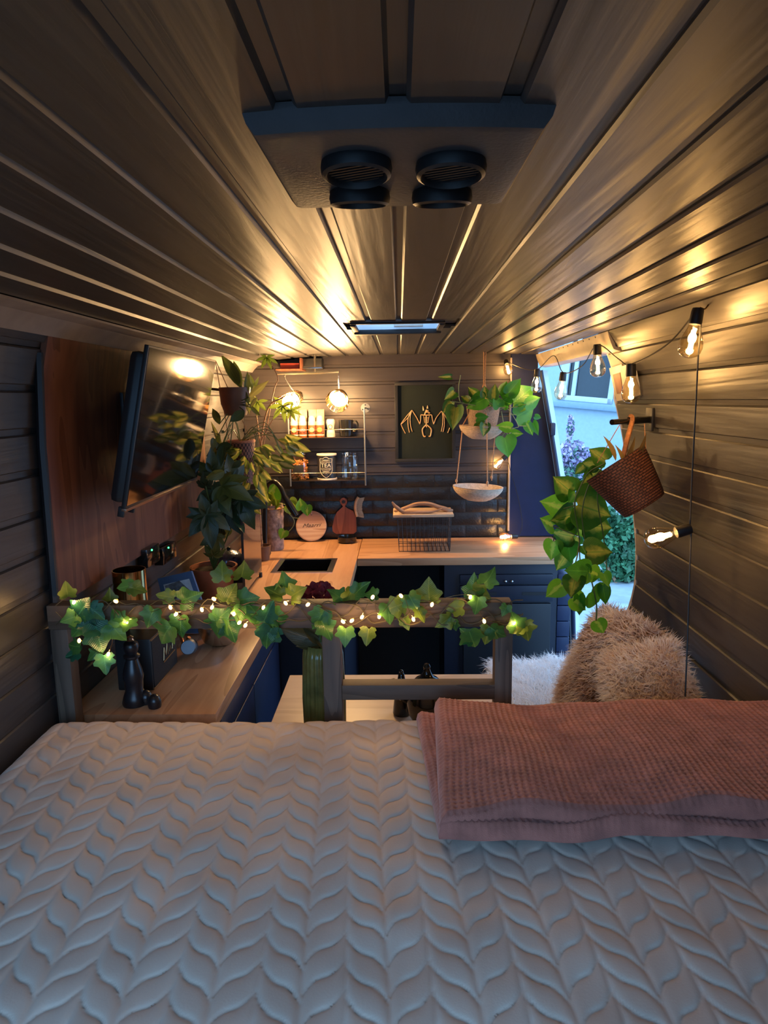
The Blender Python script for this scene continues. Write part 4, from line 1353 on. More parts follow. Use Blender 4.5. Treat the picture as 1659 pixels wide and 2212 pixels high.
PL2 = [(285, 455, 125, 585, 0, .9), (235, 600, 105, 790, 0, .8), (310, 680, 262, 1040, 0, .9), (505, 600, 385, 520, 0, .9), (640, 545, 490, 385, 0, .9), (740, 535, 735, 365, 0, 1.1), (755, 555, 455, 710, 2, .9), (870, 560, 895, 335, 0, .9), (985, 480, 1070, 300, 2, .8),
       (1085, 490, 1278, 258, 2, .9), (1165, 570, 950, 470, 0, .9), (1150, 640, 1485, 365, 2, 1.0), (1350, 650, 1585, 545, 2, .9), (1205, 830, 1520, 680, 2, 1.15), (1485, 820, 1590, 855, 2, .9), (1365, 915, 1458, 1112, 2, .7), (1455, 915, 1540, 1108, 2, .7),
       (1140, 1000, 895, 955, 1, .8), (1145, 1085, 1312, 1072, 1, .9), (1035, 1130, 1118, 1432, 2, 1.2), (620, 850, 800, 830, 2, 1.0), (745, 925, 540, 1060, 0, .9), (745, 930, 715, 1132, 0, 1.0), (235, 235, 70, 232, 0, .5), (1040, 620, 1160, 640, 1, .7),
       (900, 660, 790, 560, 2, 1.0), (960, 680, 880, 520, 2, 1.0), (820, 640, 700, 500, 0, 1.0), (600, 640, 520, 560, 2, 1.0), (1000, 690, 1080, 540, 2, 1.0), (1240, 660, 1340, 640, 2, .8)]
for i, (x0, y0, x1, y1, k, w) in enumerate(PL2):
    Yl = HYp - 0.09 + r_.uniform(-0.05, 0.05)
    b = PY(*CQ(x0, y0), Yl); t = PY(*CQ(x1, y1), Yl + r_.uniform(-0.05, 0.05))
    if x0 > 1150: k = 2 if i % 3 else 1
    put_leaf(pm_[k], pp, b, t, r_.uniform(-0.4, 0.4), 1.0 * w, lift=r_.uniform(-0.2, 0.2))
M['vine_pale'] = plain('pale_green_stem', (0.22, 0.26, 0.10), 0.5)
for st in ([(760, 700), (440, 630), (220, 600)], [(440, 620), (370, 600), (350, 400), (380, 210)], [(290, 455), (350, 540)], [(330, 660), (420, 640)], [(900, 680), (760, 580)], [(900, 690), (1080, 580)], [(940, 690), (1180, 690), (1350, 650)], [(960, 720), (1090, 720), (1240, 960), (1190, 1000), (1040, 1070), (980, 1180)],
           [(1190, 1000), (1100, 1000)], [(1240, 970), (1360, 970)], [(1130, 800), (1210, 800)], [(1060, 1070), (1110, 1110)], [(990, 750), (1020, 930)], [(520, 610), (600, 520)]):
    MB().tube(smooth_path([PY(*CQ(x, y), HYp - 0.085) for x, y in st], 5), 0.0022, 6).build('stem', M['vine_pale'], pp)
# ================================================================== FESTOON STRING LIGHTS
string = thing('festoon_string_lights', 'festoon string lights with clear warm bulbs and black sockets along the right wall', 'string lights', tuple(PX(1510, 665, 0.75)))
_sock = mesh_from('socket', *(lambda m: (m.v, m.f))(MB().lathe([(0.0, -0.002), (0.012, -0.002), (0.0135, 0.004), (0.0145, 0.03), (0.0135, 0.034), (0.0, 0.034)], None, 16)), M['black'])
_glass = mesh_from('bulb', *(lambda m: (m.v, m.f))(MB().lathe([(0.0115, 0.030), (0.013, 0.036), (0.017, 0.048), (0.0225, 0.062), (0.0262, 0.076), (0.0268, 0.086), (0.0240, 0.097), (0.0170, 0.105), (0.008, 0.109), (0.0, 0.110)], None, 24)), M['bulbglass'])
_fil = mesh_from('filament', *(lambda m: (m.v, m.f))(MB().tube([(0.004, 0, 0.046), (0.004, 0, 0.088)], 0.0034, 8).tube([(-0.004, 0.001, 0.046), (-0.004, 0.001, 0.088)], 0.0034, 8)), M['filament'])
# (socket px, bulb px, mode, plane)
BULBS = [((1508, 668), (1492, 745), 'X', 0.735), ((1363, 787), (1363, 838), 'X', 0.715), ((1290, 745), (1291, 788), 'X', 0.735), ((1217, 805), (1212, 845), 'X', 0.728), ((1161, 798), (1159, 832), 'Y', 3.50),
         ((1093, 780), (1098, 800), 'Y', 3.74), ((1490, 1142), (1425, 1160), 'Y', 1.74), ((1095, 983), (1070, 1008), 'Y', 3.74), ((1117, 1157), (1086, 1158), 'Y', 3.66)]
sock_top = []
for i, (s0, b0, mode, pl_) in enumerate(BULBS):
    f = PX if mode == 'X' else PY
    p = f(*s0, pl_)
    if mode == 'X':
        q = PY(b0[0], b0[1], p.y)
    elif i == 5:
        q = PY(b0[0], b0[1], p.y - 0.06)
    else:
        q = PY(b0[0], b0[1], p.y)
    d = (q - p).normalized()
    if i == 8: p.z = CZ + 0.033; d = Vector((-1, -0.15, 0.0)).normalized()
    sc = 1.08 if i not in (5, 7, 8) else 0.95
    T = aim(p, d) @ Matrix.Scale(sc, 4)
    so_ = link_mesh('socket', _sock, string, T)
    gl_ = link_mesh('bulb', _glass, string, T)
    fi = bpy.data.objects.new('filament', _fil); COL.objects.link(fi); fi.parent = gl_
    l = bpy.data.lights.new('bulb_light', 'POINT'); l.energy = E_BULB * (0.55 if i in (7, 8) else 1.0); l.color = WARM; l.shadow_soft_size = 0.012
    lo = bpy.data.objects.new('bulb_light', l); COL.objects.link(lo); lo.parent = string
    lo.matrix_basis = wm(string).inverted() @ Matrix.Translation(T @ Vector((0, 0, 0.07)))
    sock_top.append(p.copy())
corda = [sock_top[0], PX(1440, 745, 0.728), sock_top[1], PX(1335, 775, 0.722), sock_top[2] + Vector((0, 0, 0.0)), PX(1258, 790, 0.732), sock_top[3], PX(1196, 768, 0.742), sock_top[4], PY(1128, 795, 3.62), sock_top[5]]
MB().tube(smooth_path(corda, 6), 0.0021, 6).build('cord', M['black'], string)
drop = [sock_top[0] + Vector((0.012, 0, 0.002)), PX(1512, 780, 0.745), PX(1500, 950, 0.745)]
s6 = sock_top[6]
cp = [sock_top[0] + Vector((0.010, 0.0, 0.0))]
for yv in (760, 860, 960, 1060):
    q = PY(1513 - (yv - 680) * 0.052, yv, sock_top[0].y + (s6.y - sock_top[0].y) * (yv - 680) / 460)
    cp.append(q)
cp.append(s6)
MB().tube(smooth_path(cp, 5), 0.0021, 6).build('cord', M['black'], string)
MB().tube(smooth_path([s6 + Vector((0.004, 0, -0.004)), PY(1489, 1250, 1.73), PY(1485, 1380, 1.70), PY(1480, 1505, 1.66)], 5), 0.0021, 6).build('cord', M['black'], string)
MB().tube(smooth_path([sock_top[5], PY(1108, 860, 3.76), PY(1104, 940, 3.76), sock_top[7], PY(1118, 1070, 3.765), PY(1128, 1130, 3.75), sock_top[8] + Vector((0.01, 0, -0.004))], 5), 0.0018, 6).build('cord', M['black'], string)
hk_ = sock_top[0] + Vector((0.004, 0, 0.004))
MB().tube(smooth_path([hk_ + Vector((0.0, 0, 0)), hk_ + Vector((0.012, 0, -0.004)), hk_ + Vector((0.022, 0.0, 0.008)), hk_ + Vector((0.030, 0, 0.012))], 4), 0.0022, 6).build('cup_hook', M['brass'], string)

# ================================================================== TWO SPOT LAMPS ON A BAR
lamp = thing('spot_lamp_bar', 'ceiling lamp bar with two lit cage shade spots above the kitchen shelf', 'lamp', tuple(PY(670, 790, 3.52)))
LY = 3.52
ba, bb = PY(597, 808, LY), PY(732, 803, LY)
MB().tube([ba, bb], 0.007, 8).build('bar', M['chrome'], lamp)
up0 = PY(681, 804, LY); upz = Vector((up0.x, up0.y, z_ceil(up0.x) - 0.002))
MB().tube([up0, upz], 0.006, 8).build('stem', M['chrome'], lamp)
MB().box(PY(655, 797, LY) + Vector((0, -0.02, 0)), PY(697, 794, LY) + Vector((0, 0.02, 0.004)), 0.002).build('mount_plate', M['chrome'], lamp)
for (jx, jy, cx, cy, d, rr, hh) in ((617, 808, 626, 868, Vector((-0.40, -0.75, -0.35)), 0.052, 0.10), (731, 806, 731, 862, Vector((-0.05, -0.95, -0.28)), 0.058, 0.075)):
    j = PY(jx, jy, LY); c_ = PY(cx, cy, LY - 0.03)
    d = d.normalized()
    head = MB().tube(smooth_path([j, j + Vector((0, 0, -0.03)), c_ - d * hh * 0.75], 5), 0.0035, 6).build('spot_arm', M['chrome'], lamp)
    T = aim(c_ - d * hh * 0.8, d)
    sh_ = MB()
    for k in range(9):
        f = k / 8
        R_ = rr * (0.55 + 0.45 * f ** 0.7)
        sh_.tube([T @ Vector((R_ * math.cos(a), R_ * math.sin(a), hh * 1.35 * f)) for a in np.linspace(0, 2 * math.pi, 28, endpoint=False)], 0.0017, 5, closed=True)
    for k in range(16):
        a = 2 * math.pi * k / 16
        sh_.tube([T @ Vector((rr * (0.55 + 0.45 * f ** 0.7) * math.cos(a), rr * (0.55 + 0.45 * f ** 0.7) * math.sin(a), hh * 1.35 * f)) for f in (0, 0.25, 0.5, 0.75, 1)], 0.0014, 4)
    sh_.build('cage_shade', M['brass'], lamp)
    MB().lathe([(0, -0.02), (0.018, -0.02), (0.02, 0.0), (0.02, 0.03), (0.0, 0.03)], T, 16).build('lamp_holder', M['chrome'], lamp)
    MB().ball(T @ Vector((0, 0, hh * 0.85)), 0.036, 20).build('globe', M['globe'], lamp)

# overhead cubby with a red book
cub = thing('overhead_cubby', 'dark open cubby shelf under the ceiling in the far kitchen corner', 'shelf', tuple(PY(640, 800, 3.70)))
q0, q1 = PY(596, 797, 3.62), PY(651, 776, 3.62)
MB().box((q0.x, 3.62, q0.z - 0.008), (q1.x, 3.787, q0.z), 0.001).build('bottom_board', M['panelwood'], cub)
MB().box((q1.x - 0.01, 3.62, q0.z), (q1.x, 3.787, EYE + 0.222), 0.001).build('side_board', M['panelwood'], cub)
MB().box((q1.x, 3.68, q0.z), (q1.x + 0.10, 3.787, EYE + 0.222), 0.002).build('black_box', M['black'], cub)
rb = MB().box((q0.x + 0.02, 3.64, q0.z + 0.001), (q1.x - 0.016, 3.76, q0.z + 0.03), 0.002, M=None).build('book', plain('red_book_cover', (0.32, 0.035, 0.02), 0.5))
tag(rb, 'thin red book lying in the overhead cubby', 'book')

# ================================================================== METAL WALL SHELF WITH JARS
SYF, SYB = 3.655, 3.786
shelf = thing('wall_rack', 'two tier black metal wall rack holding spices and jars above the sink', 'shelf', tuple(PY(705, 1040, SYB)))
zU = PY(700, 945, SYF).z; zL = PY(700, 1038, SYF).z
sxL, sxR = PY(624, 945, SYF).x, PY(788, 945, SYF).x
for z in (zU, zL):
    MB().box((sxL, SYF, z - 0.004), (sxR, SYB, z), 0.001).build('shelf_plate', plain('dark_bronze_plate', (0.05, 0.035, 0.03), 0.3, 0.6), shelf)
    MB().tube([(sxL, SYF - 0.002, z + 0.042), (sxR, SYF - 0.002, z + 0.042)], 0.0018, 6).build('guard_wire', M['chrome'], shelf)
zT = PY(786, 882, SYF).z
for x in (sxL, sxR):
    MB().tube([(x, SYF, zL - 0.03), (x, SYF, zT)], 0.0045, 8).build('upright', M['grey_metal'], shelf)
    MB().tube([(x, SYF, zT), (x, SYB, zT)], 0.004, 8).build('side_arm', M['grey_metal'], shelf)
    MB().lathe([(0, 0), (0.026, 0), (0.026, 0.005), (0.0, 0.006)], aim(Vector((x, SYB, zT)), Vector((0, -1, 0))), 24).build('wall_flange', M['grey_metal'], shelf)
    for k in range(3):
        a = math.pi / 2 + k * 2.094
        MB().ball((x + 0.017 * math.cos(a), SYB - 0.007, zT + 0.017 * math.sin(a)), 0.0045, 8).build('screw', M['chrome'], shelf)

pxm = (SYF + 0.06) / FPX
discs = [((0.50, 0.38, 0.12), 'yellow'), ((0.50, 0.07, 0.05), 'red'), ((0.42, 0.28, 0.14), 'tan'), ((0.62, 0.26, 0.04), 'orange')]
for i, cx in enumerate((637, 655, 675, 692)):
    p = PY(cx, 945, 3.69); p.z = zU + 0.0005
    t = thing('spice_bottle', 'spice bottle with white cap and %s round label on the upper rack shelf' % discs[i][1], 'spice bottle', tuple(p), group='spice bottles on the rack')
    MB().box((p.x - 0.021, p.y + 0.028, p.z), (p.x + 0.021, p.y + 0.046, p.z + 0.150), 0.002).build('carton', plain('cream_carton_%d' % i, (0.36, 0.25, 0.14), 0.6, noise_amt=0.3, nscale=60), t)
    T = Matrix.Translation(p)
    MB().lathe([(0, 0), (0.021, 0.0), (0.022, 0.004), (0.022, 0.062), (0.019, 0.072), (0, 0.072)], T, 20).build('glass_body', plain('amber_brown_spice_%d' % i, (0.17, 0.055, 0.02), 0.25, noise_amt=0.3, nscale=60), t)
    MB().lathe([(0, 0.066), (0.0215, 0.066), (0.0215, 0.084), (0.019, 0.086), (0.018, 0.105), (0.012, 0.116), (0.0, 0.118)], T, 20).build('cap', plain('white_grinder_cap_%d' % i, (0.46, 0.40, 0.31), 0.4), t)
    MB().lathe([(0.0, 0.0), (0.0135, 0.0), (0.0135, 0.0012), (0, 0.0012)], aim(p + Vector((0, -0.0218, 0.04)), Vector((0, -1, 0))), 20).build('label_disc', plain('label_%s' % discs[i][1], discs[i][0], 0.5), t)
    MB().lathe([(0.0223, 0.010), (0.0225, 0.0105), (0.0225, 0.014), (0.0223, 0.0145)], T, 20).build('label_band', plain('label_band_%d' % i, (0.70, 0.60, 0.44), 0.5), t)

p = PY(715, 945, 3.70); p.z = zU + 0.0005
t = thing('pepper_mill', 'small white waisted pepper mill between the spice bottles and the mug', 'pepper mill', tuple(p))
MB().lathe([(0, 0), (0.023, 0), (0.024, 0.006), (0.022, 0.03), (0.018, 0.045), (0.021, 0.062), (0.024, 0.078), (0.022, 0.092), (0.017, 0.097), (0, 0.098)], Matrix.Translation(p), 24).build('mill_body', plain('white_ceramic', (0.50, 0.45, 0.37), 0.3), t)
MB().tube([p + Vector((0.011 * math.cos(a), -0.0225, 0.056 + 0.011 * math.sin(a))) for a in np.linspace(0, 6.283, 18, endpoint=False)], 0.0016, 5, closed=True).build('emblem_ring', plain('brown_print', (0.14, 0.07, 0.04), 0.6), t)
p = PY(748, 943, 3.70); p.z = zU + 0.0005
t = thing('mug', 'glossy black mug with round handle on the upper rack shelf', 'mug', tuple(p))
MB().lathe([(0, 0.0), (0.030, 0.0), (0.034, 0.004), (0.037, 0.05), (0.040, 0.092), (0.037, 0.092), (0.033, 0.02), (0, 0.012)], Matrix.Translation(p), 28).build('cup', M['blackgloss'], t)
MB().tube(smooth_path([p + Vector((0.036, 0, 0.080)), p + Vector((0.056, -0.004, 0.084)), p + Vector((0.066, -0.006, 0.062)), p + Vector((0.056, -0.004, 0.034)), p + Vector((0.035, 0, 0.030))], 6), 0.0045, 8).build('handle', M['blackgloss'], t)

# jar of pasta
p = PY(648, 1036, 3.71); p.z = zL + 0.0005
t = thing('storage_jar', 'glass storage jar full of orange pasta with a black label', 'jar', tuple(p), group='jars on the lower rack shelf')
prof = [(0, 0.001), (0.046, 0.001), (0.050, 0.008), (0.051, 0.09), (0.046, 0.112), (0.036, 0.124), (0.036, 0.138)]
MB().lathe(prof, Matrix.Translation(p), 28).build('glass', M['jar'], t)
MB().lathe([(0, 0.134), (0.039, 0.134), (0.040, 0.15), (0.037, 0.156), (0, 0.157)], Matrix.Translation(p), 28).build('lid', M['jar'], t)
pf = MB()
rp = random.Random(2)
for k in range(260):
    a = rp.uniform(0, 6.283); r2 = 0.043 * math.sqrt(rp.uniform(0.35, 1)); z = rp.uniform(0.006, 0.105)
    c_ = p + Vector((r2 * math.cos(a), r2 * math.sin(a), z))
    d = Vector((rp.gauss(0, 1), rp.gauss(0, 1), rp.gauss(0, 1))).normalized() * 0.009
    pf.tube([c_ - d, c_ + d], 0.0042, 5)
o = pf.build('pasta', plain('orange_pasta', (0.52, 0.20, 0.045), 0.5, noise_amt=0.25, nscale=80), t); o['kind'] = 'stuff'
MB().box(p + Vector((-0.030, -0.0535, 0.040)), p + Vector((0.030, -0.0515, 0.086)), 0.001).build('label', M['black'], t)


def text_mesh(body, size, shear=0.0):
    cu = bpy.data.curves.new('lettering', 'FONT'); cu.body = body; cu.size = size; cu.align_x = 'CENTER'; cu.shear = shear; cu.extrude = 0.0
    cu.fill_mode = 'FRONT'
    ob = bpy.data.objects.new('lettering', cu)
    COL.objects.link(ob)
    me = bpy.data.meshes.new_from_object(ob)
    vs = [v.co.copy() for v in me.vertices]; fs = [tuple(q.vertices) for q in me.polygons]
    bpy.data.objects.remove(ob); bpy.data.curves.remove(cu); bpy.data.meshes.remove(me)
    return vs, fs


p = PY(707, 1036, 3.71); p.z = zL + 0.0005
t = thing('tea_tin', 'black tea tin with cream rims and a shield label reading TEA', 'tin', tuple(p))
R_ = 0.052
cream = plain('cream_tin_print', (0.58, 0.52, 0.45), 0.45)
MB().lathe([(0, 0.006), (R_, 0.006), (R_, 0.134), (0, 0.134)], Matrix.Translation(p), 40).build('tin_body', plain('black_tin_enamel', (0.018, 0.020, 0.026), 0.32), t)
for z0 in (0.0, 0.134):
    MB().lathe([(0, z0), (R_ + 0.003, z0), (R_ + 0.004, z0 + 0.004), (R_ + 0.003, z0 + 0.009), (R_ - 0.006, z0 + 0.010), (0, z0 + 0.010)], Matrix.Translation(p), 40).build('rim', cream, t)


def wrap(x, z, d=0.0008):
    a = x / R_
    return p + Vector(((R_ + d) * math.sin(a), -(R_ + d) * math.cos(a), z))


shield = [(-0.036, 0.118), (-0.018, 0.117), (-0.010, 0.124), (0, 0.127), (0.010, 0.124), (0.018, 0.117), (0.036, 0.118), (0.034, 0.10), (0.036, 0.07), (0.036, 0.052), (0.028, 0.035), (0.014, 0.022), (0, 0.013),
          (-0.014, 0.022), (-0.028, 0.035), (-0.036, 0.052), (-0.036, 0.07), (-0.034, 0.10)]
MB().tube([wrap(x, z) for x, z in shield], 0.0012, 5, closed=True).build('shield_outline', cream, t)
vs, fs = text_mesh('TEA', 0.030)
MB().add([wrap(v.x * 1.05, 0.072 + v.y) for v in vs], fs).build('lettering', cream, t, smooth=False)
bars = MB()
for z, w in ((0.112, 0.016), (0.106, 0.026), (0.098, 0.030), (0.066, 0.031), (0.060, 0.028), (0.052, 0.022), (0.046, 0.016), (0.030, 0.010)):
    n = 8
    pts = [wrap(-w + 2 * w * k / n, z) for k in range(n + 1)]
    bars.tube(pts, 0.0008 if z != 0.066 else 0.0006, 4)
bars.ball(wrap(0, 0.037), 0.003, 8)
bars.build('fine_print', cream, t)

p = PY(757, 1036, 3.71); p.z = zL + 0.0005
t = thing('storage_jar', 'empty swing top glass jar with metal clasp beside the tea tin', 'jar', tuple(p), group='jars on the lower rack shelf')
MB().lathe([(0, 0.001), (0.045, 0.001), (0.048, 0.008), (0.048, 0.115), (0.043, 0.128), (0.043, 0.134)], Matrix.Translation(p), 28).build('glass', M['jar'], t)
MB().lathe([(0, 0.136), (0.045, 0.136), (0.046, 0.146), (0.040, 0.150), (0, 0.151)], Matrix.Translation(p), 28).build('lid', M['jar'], t)
MB().tube([p + Vector((0.0445 * math.cos(a), 0.0445 * math.sin(a), 0.130)) for a in np.linspace(0, 6.283, 24, endpoint=False)], 0.0014, 5, closed=True).build('clasp_ring', M['chrome'], t)
MB().tube(smooth_path([p + Vector((-0.016, -0.045, 0.150)), p + Vector((-0.02, -0.056, 0.125)), p + Vector((-0.026, -0.054, 0.095))], 4), 0.002, 6).tube(smooth_path([p + Vector((-0.008, -0.045, 0.150)), p + Vector((-0.008, -0.057, 0.125)), p + Vector((-0.006, -0.055, 0.095))], 4), 0.002, 6).build('clasp', M['chrome'], t)

# ================================================================== BAT PICTURE
pic = thing('framed_picture', 'dark framed picture with a gilt bat skeleton hung on the front partition', 'picture', tuple(PY(918, 998, 3.775)))
FYp = 3.768
a0, a1 = PY(854, 998, FYp), PY(984, 824, FYp)
fw_ = 0.018
fm = MB()
for lo, hi in (((a0.x, 3.757, a0.z), (a1.x, 3.786, a0.z + fw_)), ((a0.x, 3.757, a1.z - fw_), (a1.x, 3.786, a1.z)), ((a0.x, 3.757, a0.z + fw_), (a0.x + fw_, 3.786, a1.z - fw_)), ((a1.x - fw_, 3.757, a0.z + fw_), (a1.x, 3.786, a1.z - fw_))):
    fm.box(lo, hi, 0.002)
fm.build('frame', M['black'], pic)
MB().box((a0.x + fw_, 3.776, a0.z + fw_), (a1.x - fw_, 3.785, a1.z - fw_)).build('mat_board', plain('dark_green_velvet', (0.006, 0.012, 0.009), 0.9), pic, smooth=False)
BQ = lambda x, y: PY(840 + x / 11.06, 820 + y / 11.06, 3.772)
bone = plain('gilt_bone', (0.62, 0.38, 0.16), 0.45)
sk = MB()
for path, r0 in (([(900, 720), (860, 830), (880, 850)], 0.005), ([(760, 840), (880, 850), (1020, 840)], 0.004), ([(765, 845), (760, 960), (740, 1065)], 0.0034), ([(740, 1065), (660, 900), (550, 730)], 0.0034), ([(550, 730), (420, 880), (285, 1065)], 0.003), ([(285, 1065), (340, 1180), (395, 1285)], 0.003),
                 ([(550, 730), (480, 880), (300, 1065)], 0.0026), ([(550, 730), (465, 900), (460, 1100), (490, 1265)], 0.0028), ([(550, 730), (510, 900), (520, 1100), (560, 1245)], 0.0028),
                 ([(1025, 845), (1045, 960), (1070, 1065)], 0.0034), ([(1070, 1065), (1140, 900), (1260, 750)], 0.003), ([(1270, 760), (1290, 900), (1280, 1100), (1255, 1240)], 0.0028), ([(1275, 760), (1320, 900), (1325, 1100), (1295, 1250)], 0.0028), ([(1280, 760), (1400, 960), (1450, 1060)], 0.003), ([(1455, 1150), (1405, 1275)], 0.003),
                 ([(895, 860), (895, 1060), (900, 1140)], 0.004), ([(890, 1080), (805, 1180), (815, 1300), (845, 1360), (880, 1350)], 0.0048), ([(910, 1080), (1010, 1180), (1005, 1300), (985, 1355), (950, 1350)], 0.0048)):
    sk.tube(smooth_path([BQ(*q) for q in path], 4) if len(path) > 2 else [BQ(*q) for q in path], r0 * 0.80, 6)
for k in range(6):
    y = 880 + k * 26
    w = 70 - k * 6
    sk.tube(smooth_path([BQ(895 - w, y - 14), BQ(885 - w * 0.7, y + 20), BQ(895, y + 28), BQ(905 + w * 0.7, y + 20), BQ(895 + w, y - 14)], 4), 0.0014, 5)
h_ = BQ(915, 760)
sk.ball(h_, (0.0105, 0.006, 0.0085), 12)
sk.ball(BQ(965, 795), (0.006, 0.005, 0.0045), 10)
for ex, ey, tx, ty in ((830, 740, 815, 630), (925, 690, 925, 615)):
    b_, t_ = BQ(ex, ey), BQ(tx, ty)
    sk.tube([b_, (b_ + t_) / 2, t_], [0.0052, 0.0045, 0.0008], 6)
sk.build('bat_skeleton', bone, pic)

# ================================================================== WIRE BASKET, BOARD, DRIFTWOOD
wbk = thing('wire_basket', 'black wire basket standing on the far worktop under a pale board', 'basket', tuple(PZ(918, 1180, CZ)))
zB = CZ + 0.004
yb0, yb1 = PZ(918, 1179, CZ).y, 3.74
yb0 = 3.44
bx0, bx1 = PY(862, 1175, yb0).x, PY(972, 1175, yb0).x
tx0, tx1 = PY(858, 1118, yb0).x, PY(976, 1118, yb0).x
zBt = PY(918, 1117, yb0).z
wires = MB()
yk = yb0 + 0.20
for f in np.linspace(0, 1, 8):
    z = zB + (zBt - zB) * f
    xa, xb = bx0 + (tx0 - bx0) * f, bx1 + (tx1 - bx1) * f
    wires.tube([(xa, yb0, z), (xb, yb0, z), (xb, yk, z), (xa, yk, z)], 0.0011 if 0 < f < 1 else 0.002, 5, closed=True)
for k in range(13):
    g_ = k / 12
    wires.tube([(bx0 + (bx1 - bx0) * g_, yb0, zB), (tx0 + (tx1 - tx0) * g_, yb0, zBt)], 0.0011, 5)
    wires.tube([(bx0 + (bx1 - bx0) * g_, yk, zB), (tx0 + (tx1 - tx0) * g_, yk, zBt)], 0.0011, 5)
    wires.tube([(bx0 + (bx1 - bx0) * g_, yb0, zB), (bx0 + (bx1 - bx0) * g_, yk, zB)], 0.0011, 5)
for k in range(8):
    y = yb0 + (yk - yb0) * k / 7
    for xa, xb in ((bx0, tx0), (bx1, tx1)):
        wires.tube([(xa, y, zB), (xb, y, zBt)], 0.0011, 5)
wires.build('wire_mesh', M['black'], wbk)
l0, l1 = PY(849, 1120, yb0).x, PY(980, 1120, yb0).x
o = MB().box((l0, yb0 - 0.02, zBt + 0.002), (l1, yk + 0.005, zBt + 0.017), 0.004).build('cutting_board', M['palewood'])
tag(o, 'pale rectangular cutting board lying on the black wire basket', 'cutting board')
dw = thing('driftwood', 'two bleached driftwood sticks lying on the pale board', 'driftwood', ((l0 + l1) / 2, yb0 + 0.05, zBt + 0.017))
CD = lambda x, y, Y: PY(820 + x / 4.1475, 760 + y / 4.1475, Y)
for pth, rr, Yd in (([(112, 1345), (150, 1392), (225, 1440), (330, 1452), (440, 1440), (560, 1408)], [0.004, 0.010, 0.011, 0.010, 0.009, 0.004], yb0 + 0.005), ([(130, 1432), (220, 1402), (325, 1366), (430, 1362), (530, 1392), (610, 1420), (658, 1464)], [0.005, 0.009, 0.010, 0.011, 0.012, 0.014, 0.005], yb0 + 0.055)):
    pts = [CD(x, y, Yd) for x, y in pth]
    sp_ = smooth_path(pts, 5)
    rs = list(np.interp(np.linspace(0, 1, len(sp_)), np.linspace(0, 1, len(rr)), rr))
    for q in sp_: q.z = max(q.z, zBt + 0.019 + 0.006)
    MB().tube(sp_, rs, 9).build('stick', M['driftwood'], dw)

# ================================================================== BOARDS, BRUSH, BEHIND THE SINK
p = PY(671, 1141, 3.71); p.z = max(p.z, CZ + 0.085)
t = thing('round_board', 'round banded wooden serving board with dark script leaning on the brick wall', 'cutting board', (p.x, 3.72, CZ + 0.003))
Rb = 0.087
T = Matrix.Translation((p.x, 3.735, CZ + 0.004 + Rb * 0.985)) @ Matrix.Rotation(math.radians(-12), 4, 'X') @ Matrix.Rotation(math.pi / 2, 4, 'X')
MB().lathe([(0, -0.012), (Rb - 0.003, -0.012), (Rb, -0.009), (Rb, -0.002), (Rb - 0.003, 0.0), (Rb - 0.006, 0.001), (Rb - 0.010, 0.0), (0, 0.0)], T, 48).build('disc', M['pinkwood'], t)
vs, fs = text_mesh('Maarri', 0.034, 0.45)
MB().add([T @ Vector((v.x * 1.15, v.y * 0.9 - 0.006 + v.x * 0.06, 0.0012)) for v in vs], fs).build('script', plain('dark_ink', (0.03, 0.02, 0.018), 0.7), t, smooth=False)
MB().ball(T @ Vector((0.002, 0.064, 0.0)), (0.004, 0.003, 0.004), 8).build('hole', M['black'], t)
MB().tube(smooth_path([T @ Vector((0.002, 0.064, 0.002)), T @ Vector((0.004, 0.09, 0.004)), T @ Vector((0.003, 0.115, 0.002))], 5), 0.0018, 5).build('cord_loop', M['white_rope'], t)

t = thing('paddle_board', 'reddish brown paddle board with ring handle hung on the black brick wall', 'cutting board', tuple(PY(745, 1153, 3.775)))
Yb = 3.772
poly_px = [(719, 1148), (718, 1138), (722, 1118), (728, 1106), (737, 1098), (741, 1094), (736, 1088), (734, 1082), (737, 1077), (742, 1075), (748, 1078), (750, 1084), (748, 1090), (745, 1094), (750, 1098), (763, 1104), (769, 1118), (770, 1138), (770, 1148), (764, 1153), (726, 1153)]
c0 = PY(745, 1120, Yb)
T = Matrix.Translation((0, Yb + 0.012, 0)) @ Matrix.Rotation(math.pi / 2, 4, 'X')
MB().prism([(PY(x, y, Yb).x, PY(x, y, Yb).z) for x, y in poly_px][::-1], 0.014, T).build('blade', M['redwood'], t, angle=30)
q = PY(742, 1084, Yb - 0.004)
MB().lathe([(0, 0), (0.010, 0), (0.010, 0.003), (0, 0.003)], aim(q + Vector((0, 0.002, 0)), Vector((0, -1, 0))), 20).build('handle_hole', M['black'], t)
MB().tube([PY(742, 1082, Yb - 0.004), PY(742, 1082, Yb - 0.004) + Vector((0, 0.03, 0))], 0.004, 6).build('peg', M['black'], t)

t = thing('scrub_brush', 'pale wooden scrubbing brush with natural bristles hung beside the paddle board', 'brush', tuple(PY(777, 1120, 3.77)))
bp_ = [PY(x, y, 3.765) for x, y in ((774, 1074), (769, 1085), (768, 1100), (772, 1116))]
MB().tube(smooth_path(bp_, 5), 0.0085, 8).build('handle', M['palewood'], t)
br = MB()
rb_ = random.Random(4)
sp_ = smooth_path(bp_, 8)
for k in range(240):
    c_ = sp_[rb_.randrange(2, len(sp_))] + Vector((0.006, rb_.uniform(-0.009, 0.006), 0))
    e_ = c_ + Vector((0.030 + rb_.uniform(-0.003, 0.003), rb_.uniform(-0.008, 0.004), rb_.uniform(-0.006, 0.006)))
    s1_ = Vector((0, 0.0008, 0.0008))
    br.add([c_ - s1_, c_ + s1_, e_ + s1_, e_ - s1_], [(0, 1, 2, 3)])
o = br.build('bristles', plain('natural_bristle', (0.60, 0.46, 0.33), 0.8), t, smooth=False); o['kind'] = 'stuff'
